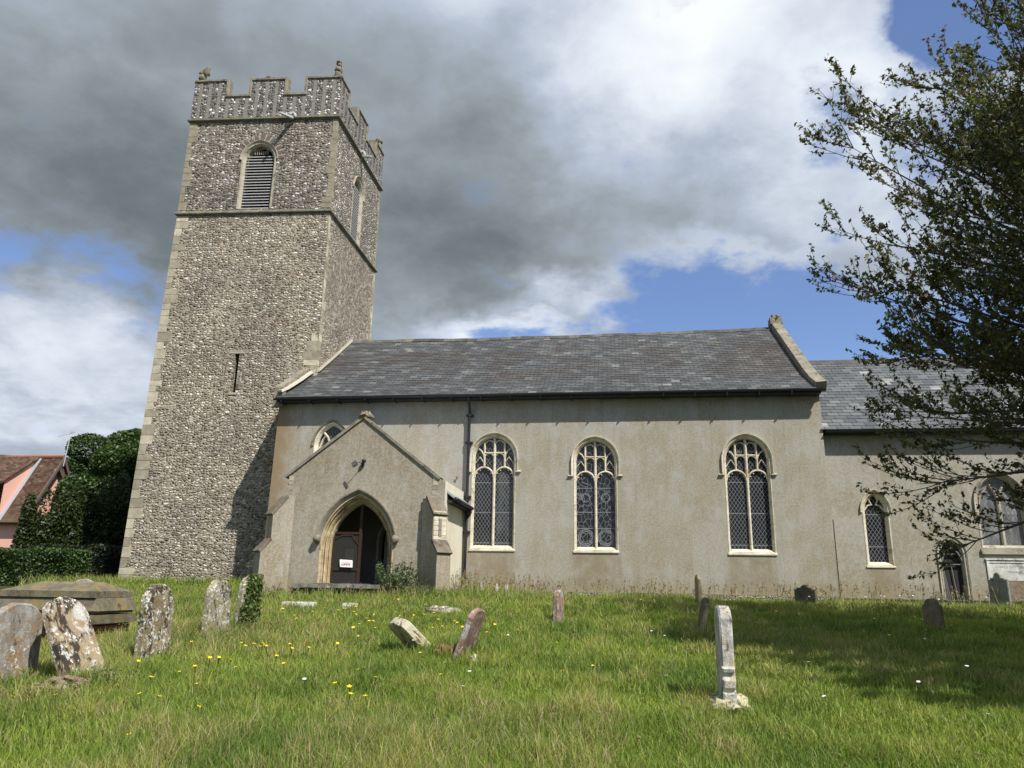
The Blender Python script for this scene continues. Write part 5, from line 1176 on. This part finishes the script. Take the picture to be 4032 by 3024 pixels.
# ---------------------------------------------------------------- weeds and ivy
def weed(x, y, h, n, label, cols, spread=.25, leaf=.05, grp=None, name='weed_clump', per=22):
    rs = random.Random(int(x*100+y*10)); g = gz(x, y); tr = thing(name, (x, y, g)); tag(tr, label, 'weed', grp); mb = MB(); L_ = []
    for i in range(n):
        a = rs.uniform(0, 6.28); k = rs.random()**.7*spread; hh = h*rs.uniform(.55, 1); c = curve((x+math.cos(a)*k*.5, y+math.sin(a)*k*.5, g), (math.cos(a)*k*.9, math.sin(a)*k*.9, 1), hh, 6, 0, .09, rs)
        mb.tube(c, [.007, .006, .006, .005, .004, .003, .003], 4)
        for _ in range(per):
            u_ = rs.uniform(.12, 1)*5.99; q = c[int(u_)].lerp(c[int(u_)+1], u_-int(u_)); s = .055*(1.1-u_/8); L_.append((q.x+rs.gauss(0, s), q.y+rs.gauss(0, s), q.z+rs.gauss(0, .02)))
    C = np.array(L_); leafcloud('leaves', C, np.full(len(C), leaf), tints(len(C), cols, None, .3), M['leaf_soft'], tr, asp=.35); mb.build('stems', M['twig'], tr)
WG = [(.10, .15, .06), (.07, .12, .04), (.15, .19, .09)]
weed(-5.75, 20.35, 1.05, 48, 'tall grey-green weed bush in front of the porch doorway', WG, .62, .09, per=50)
weed(-5.0, 19.9, .6, 26, 'weeds at the foot of the right porch buttress', WG, .5, .055)
weed(-4.35, 21.2, .75, 10, 'spiky weeds by the porch side wall and drainpipe', [(.14, .14, .07), (.2, .17, .1)], .4, .05)
weed(-9.25, 20.4, .50, 12, 'weeds at the foot of the left porch buttress', WG, .5, .055)
weed(9.0, 23.6, .45, 12, 'flowering weeds left of the priest door', [(.12, .17, .06), (.6, .6, .55), (.1, .15, .05)], .4, .045)
weed(9.9, 23.6, .35, 10, 'low weeds across the foot of the priest door', WG, .45, .045)
weed(-5.35, 7.9, .22, 10, 'low dark weeds on the earth between the two left headstones', WG, .3, .04)
C = []
for i in range(1700):
    a = rng.uniform(0, 1); C.append((-6.36+rng.uniform(.08, .15)+.05*mnoise.noise(Vector((a*5, i*.001, 1))), 12.80+a*.50+rng.normal()*.03, gz(-6.2, 12.9)+rng.random()**.8*(.99-.25*abs(mnoise.noise(Vector((a*6, 3, 1)))))))
for i in range(500): C.append((-6.32+rng.uniform(0, .3), 12.72+rng.uniform(-.05, .1), gz(-6.2, 12.9)+rng.random()**2*.5))
C = np.array(C); iv = leafcloud('ivy', C, np.full(len(C), .05), tints(len(C), [(.09, .14, .035), (.14, .19, .055), (.05, .08, .02)], None, .3), M['leaf_soft'], asp=.8, up_bias=0); rebase(iv, (-6.1, 12.9, gz(-6.2, 12.9))); tag(iv, 'ivy covering the narrow headstone by the tower foot', 'ivy')
C = np.array([(rng.uniform(-8.4, -6.9)+rng.normal()*.05, 19.72+rng.normal()*.05, 1.47-rng.random()**1.5*.28) for i in range(900)]); iv = leafcloud('ivy', C, np.full(len(C), .055), tints(len(C), [(.03, .05, .015), (.05, .08, .02)], None, .3), M['leaf_soft'], asp=.8); rebase(iv, (-7.7, 19.7, 1.3)); tag(iv, 'ivy trailing under the dark tomb slab before the porch', 'ivy')

# ---------------------------------------------------------------- grass
def in_field(X, Y): 
    ok = (X > -.78*Y-1.2) & (X < .66*Y+1.2)
    ok &= ~((Y > 23.88) & (X > -11.4)) & ~((Y > 21.0) & (X > -9.7) & (X < -4.6)) & ~((Y > 25.4))
    ok &= ~((X > -9.6) & (X < -7.85) & (Y > 11.2) & (Y < 12.1)) & ~((X > -8.4) & (X < -6.1) & (Y > 19.75) & (Y < 20.7))
    ok &= ~(((X+5.72)/.34)**2+((Y-7.7)/.28)**2 < 1)
    return ok
def nz(X, Y, s, o):
    return np.array([mnoise.noise(Vector((a*s, b*s, o))) for a, b in zip(X, Y)])
def scatter(N, y0, y1, pw):
    u = rng.random(N); q = 2-pw; Yv = (y0**q+u*(y1**q-y0**q))**(1/q); Xv = rng.uniform(-.78, .66, N)*Yv+rng.uniform(-1.2, 1.2, N); k = in_field(Xv, Yv); return Xv[k], Yv[k]
X, Y = scatter(620000, 4.6, 25.3, 1.55)
uk = np.clip((X-.35*Y-.2)/2.0, 0, 1)*np.clip((12.5-Y)/2, 0, 1)*np.clip(.6+nz(X, Y, .8, 3)*1.5, 0, 1)
kp = rng.random(len(X)) > uk*.8; X, Y = X[kp], Y[kp]; N = len(X)
Zg = np.array([gz(a, b) for a, b in zip(X, Y)])
n1_ = nz(X, Y, .55, 0); n2_ = nz(X, Y, 1.7, 5); n3_ = nz(X, Y, .22, 9)
wall = np.exp(-((Y-23.7)/.35)**2)*np.where(X > -3, .12, 1)
Lb = (.10+.06*n2_+.04*n1_+.045*np.clip(n3_, 0, 1)+.14*wall+.10*np.exp(-((X+5.6)/2.8)**2-((Y-20.3)/1.1)**2)*(rng.random(N) < .5))*(1+.32*rng.normal(size=N)); Lb = np.clip(Lb*1.22, .03, .36)*(1+.022*(Y-8))
Lb *= np.where(X > .9+.12*(Y-8), .74, 1)
Wb = .0042*(Y/7)**.85*rng.uniform(.6, 1.4, N)
th_ = rng.uniform(0, 2*np.pi, N); ln = rng.normal(0, .42, (N, 2))
side = np.stack([np.cos(th_), np.sin(th_), np.zeros(N)], 1)*Wb[:, None]
base = np.stack([X, Y, Zg-.005], 1)
bend = np.stack([ln[:, 0]*Lb, ln[:, 1]*Lb, np.zeros(N)], 1)
mid = base+bend*.35+np.array([0, 0, 1])*(Lb*.55)[:, None]; tip = base+bend+np.array([0, 0, 1])*(Lb*np.clip(1-.35*(ln**2).sum(1), .35, 1))[:, None]
V = np.stack([base-side, base+side, mid+side*.7, mid-side*.7, tip], 1).reshape(-1, 3); o5 = np.arange(N)*5
F4 = np.stack([o5, o5+1, o5+2, o5+3], 1); F3 = np.stack([o5+3, o5+2, o5+4], 1)
g0 = np.array([.26, .335, .055]); g1 = np.array([.125, .20, .038]); g2 = np.array([.37, .38, .10]); straw = np.array([.46, .38, .20])
a = np.clip(.5+n1_*1.1+.35*rng.normal(size=N), 0, 1)[:, None]; col = g0*(1-a)+g1*a
b_ = np.clip(n2_*1.1+.25*rng.normal(size=N), 0, 1)[:, None]; col = col*(1-b_)+g2*b_
dryf = np.clip((n3_*1.4+n2_*.9-.2)*2.2, 0, .7)+np.exp(-((X+6)/2.6)**2-((Y-18.6)/1.3)**2)*.4
st_ = rng.random(N) < (.03+dryf*.38); col[st_] = straw*rng.uniform(.6, 1.15, (st_.sum(), 1))
col *= rng.uniform(.75, 1.25, (N, 1))
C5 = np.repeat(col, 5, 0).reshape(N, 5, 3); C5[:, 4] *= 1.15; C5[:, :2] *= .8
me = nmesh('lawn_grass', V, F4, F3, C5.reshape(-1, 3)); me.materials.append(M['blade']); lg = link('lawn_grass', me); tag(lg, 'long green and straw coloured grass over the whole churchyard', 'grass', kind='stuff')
# seed stalks: sorrel, bents, tall grass against the wall
st = MB(); C = []; 
def stalk(x, y, h, hc):
    c = curve((x, y, gz(x, y)), (random.uniform(-.25, .25), random.uniform(-.2, .2), 1), h, 4, -.03, .07, random); w_ = .0028*(y/8)**.7; st.tube(c, [w_]*5, 3)
    for k in range(9): q = c[3].lerp(c[4], random.random()*1.3); C.append((q.x+random.gauss(0, .012), q.y+random.gauss(0, .012), q.z+random.gauss(0, .02)))
for i in range(300): stalk(random.uniform(-4.6, 10.5), random.uniform(23.0, 23.85), random.uniform(.3, .62), 0)
for i in range(110): stalk(random.uniform(-4.9, -2.2), random.uniform(21.5, 23.8), random.uniform(.35, .75), 0)
for i in range(90): stalk(random.uniform(-9.5, -4.6), random.uniform(18.6, 20.2), random.uniform(.2, .42), 0)
for i in range(260):
    y = random.uniform(6, 20); stalk(random.uniform(-.7*y, .12*y), y, random.uniform(.18, .34), 0)
C = np.array(C); sto = leafcloud('grass_seed_heads', C, np.full(len(C), .026)*(C[:, 1]/14+.4), tints(len(C), [(.20, .13, .07), (.24, .20, .10), (.18, .08, .05)], None, .3), M['leaf_soft'], asp=.4); tag(sto, 'brown seed heads of sorrel and tall grass', 'grass', kind='stuff')
st.build('seed_stalks', simple('dry stalks', (.28, .27, .13), .9), sto)
# fallen dry leaves under the tree
n = 7000; X = rng.uniform(.5, 9, n); Y = rng.uniform(6.5, 15, n); k = rng.random(n) < np.clip((X-.25*Y)/3.5, 0, 1); X, Y = X[k], Y[k]
C = np.stack([X, Y, [gz(a, b)+.03+.03*random.random() for a, b in zip(X, Y)]], 1); dl = leafcloud('fallen_leaves', C, np.full(len(C), .055), tints(len(C), [(.20, .13, .08), (.28, .2, .13), (.13, .08, .05)], None, .3), M['leaf_soft'], up_bias=1.5); tag(dl, 'brown fallen leaves under the evergreen tree', 'leaves', kind='stuff')
# bare earth clods
eb = MB(); 
for k in range(60): a, r = random.uniform(0, 6.28), random.random()**.5*.36; eb.blob(-5.72+math.cos(a)*r, 7.7+math.sin(a)*r*.8, gz(-5.72+math.cos(a)*r, 7.7+math.sin(a)*r*.8)+.005, random.uniform(.02, .05), random.uniform(.02, .05), random.uniform(.015, .035), k, .4, 3, 7, 5)
ebo = eb.build('bare_earth', simple('dry earth', (.22, .165, .115), .95, .3, 8, .4)); tag(ebo, 'heap of dry bare earth between the two leftmost headstones', 'earth', kind='stuff')
ant = MB(); 
for k in range(50): a, r = random.uniform(0, 6.28), random.random()**.5*.33; ant.blob(-2.25+math.cos(a)*r*.7, 10.75+math.sin(a)*r*.8, gz(-2.2, 10.75)+.01, random.uniform(.03, .07), random.uniform(.03, .07), random.uniform(.03, .09), k, .4, 3, 7, 5)
ao = ant.build('mossy_mound', simple('orange brown dead moss', (.19, .13, .055), .95, .4, 20, .5)); tag(ao, 'orange brown mound between the two leaning stones', 'earth', kind='stuff')

# flowers
def flower(kind):
    stem = MB(); stem.tube([(0, 0, -.16), (.01, 0, -.06), (0, 0, 0)], .0035, 4); hd = MB(); n = 5 if kind == 'buttercup' else 10; r = .022 if kind == 'buttercup' else .024
    c = (0, 0, .002)
    for i in range(n):
        a = 2*math.pi*i/n; w_ = .9*math.pi/n; up_ = .010 if kind == 'buttercup' else .003
        hd.add([c, (r*.7*math.cos(a-w_), r*.7*math.sin(a-w_), up_*.6), (r*math.cos(a), r*math.sin(a), up_), (r*.7*math.cos(a+w_), r*.7*math.sin(a+w_), up_*.6)], [(0, 1, 2, 3)])
    return stem, hd
fm = {'buttercup': simple('yellow petals', (.85, .62, .02), .4, .08), 'daisy': simple('white petals', (.85, .85, .82), .6, .05)}
gs = simple('green flower stems', (.08, .13, .03), .8)
def field(kind, spots, label, group):
    first = None
    for i, (x, y, s) in enumerate(spots):
        if first is None:
            first = thing(kind, (0, 0, 0)); a, b = flower(kind); LOC[first.name] = Vector((0, 0, 0)); a.build('stem', gs, first); b.build('petals', fm[kind], first); o = first; kids = list(first.children)
        else:
            o = first.copy(); COL.objects.link(o)
            for ch in kids: c = ch.copy(); c.parent = o; COL.objects.link(c)
        o.location = (x, y, gz(x, y)+random.uniform(.15, .22)+.006*y); o.rotation_euler = (random.uniform(-.3, .5), random.uniform(-.3, .3), random.uniform(0, 6)); o.scale = (s,)*3
        tag(o, label, kind, group)
sp = []
for (cx_, cy_, n_, sx, sy) in ((-4.6, 9.9, 8, .13, .12), (-4.0, 9.9, 7, .14, .1), (-4.9, 14.5, 30, 1.0, 1.2), (-3.6, 12.4, 22, .7, .8), (-3.4, 9, 16, 1.2, 1.3), (-2.4, 12.8, 8, .4, .3), (-4.5, 7, 9, 1, .8), (-1, 9.5, 10, 1.8, 2.4), (3.5, 16, 8, 2, 2)):
    for i in range(int(n_*1.5)): sp.append((random.gauss(cx_, sx), random.gauss(cy_, sy), random.uniform(.9, 1.3)*(1+.03*max(0, cy_-9))))
field('buttercup', sp, 'yellow buttercup in the churchyard grass', 'buttercups scattered through the grass')
sp = []
for i in range(60): sp.append((random.uniform(4.5, 10.5), random.uniform(17.5, 23.6), random.uniform(.9, 1.5)))
for i in range(22): y = random.uniform(7, 15); sp.append((random.uniform(.0*y, .42*y), y, random.uniform(.8, 1.1)))
for i in range(8): y = random.uniform(7.5, 12); sp.append((random.uniform(-.5*y, 0), y, random.uniform(.8, 1.0)))
field('daisy', sp, 'white daisy in the churchyard grass', 'daisies dotted over the lawn')
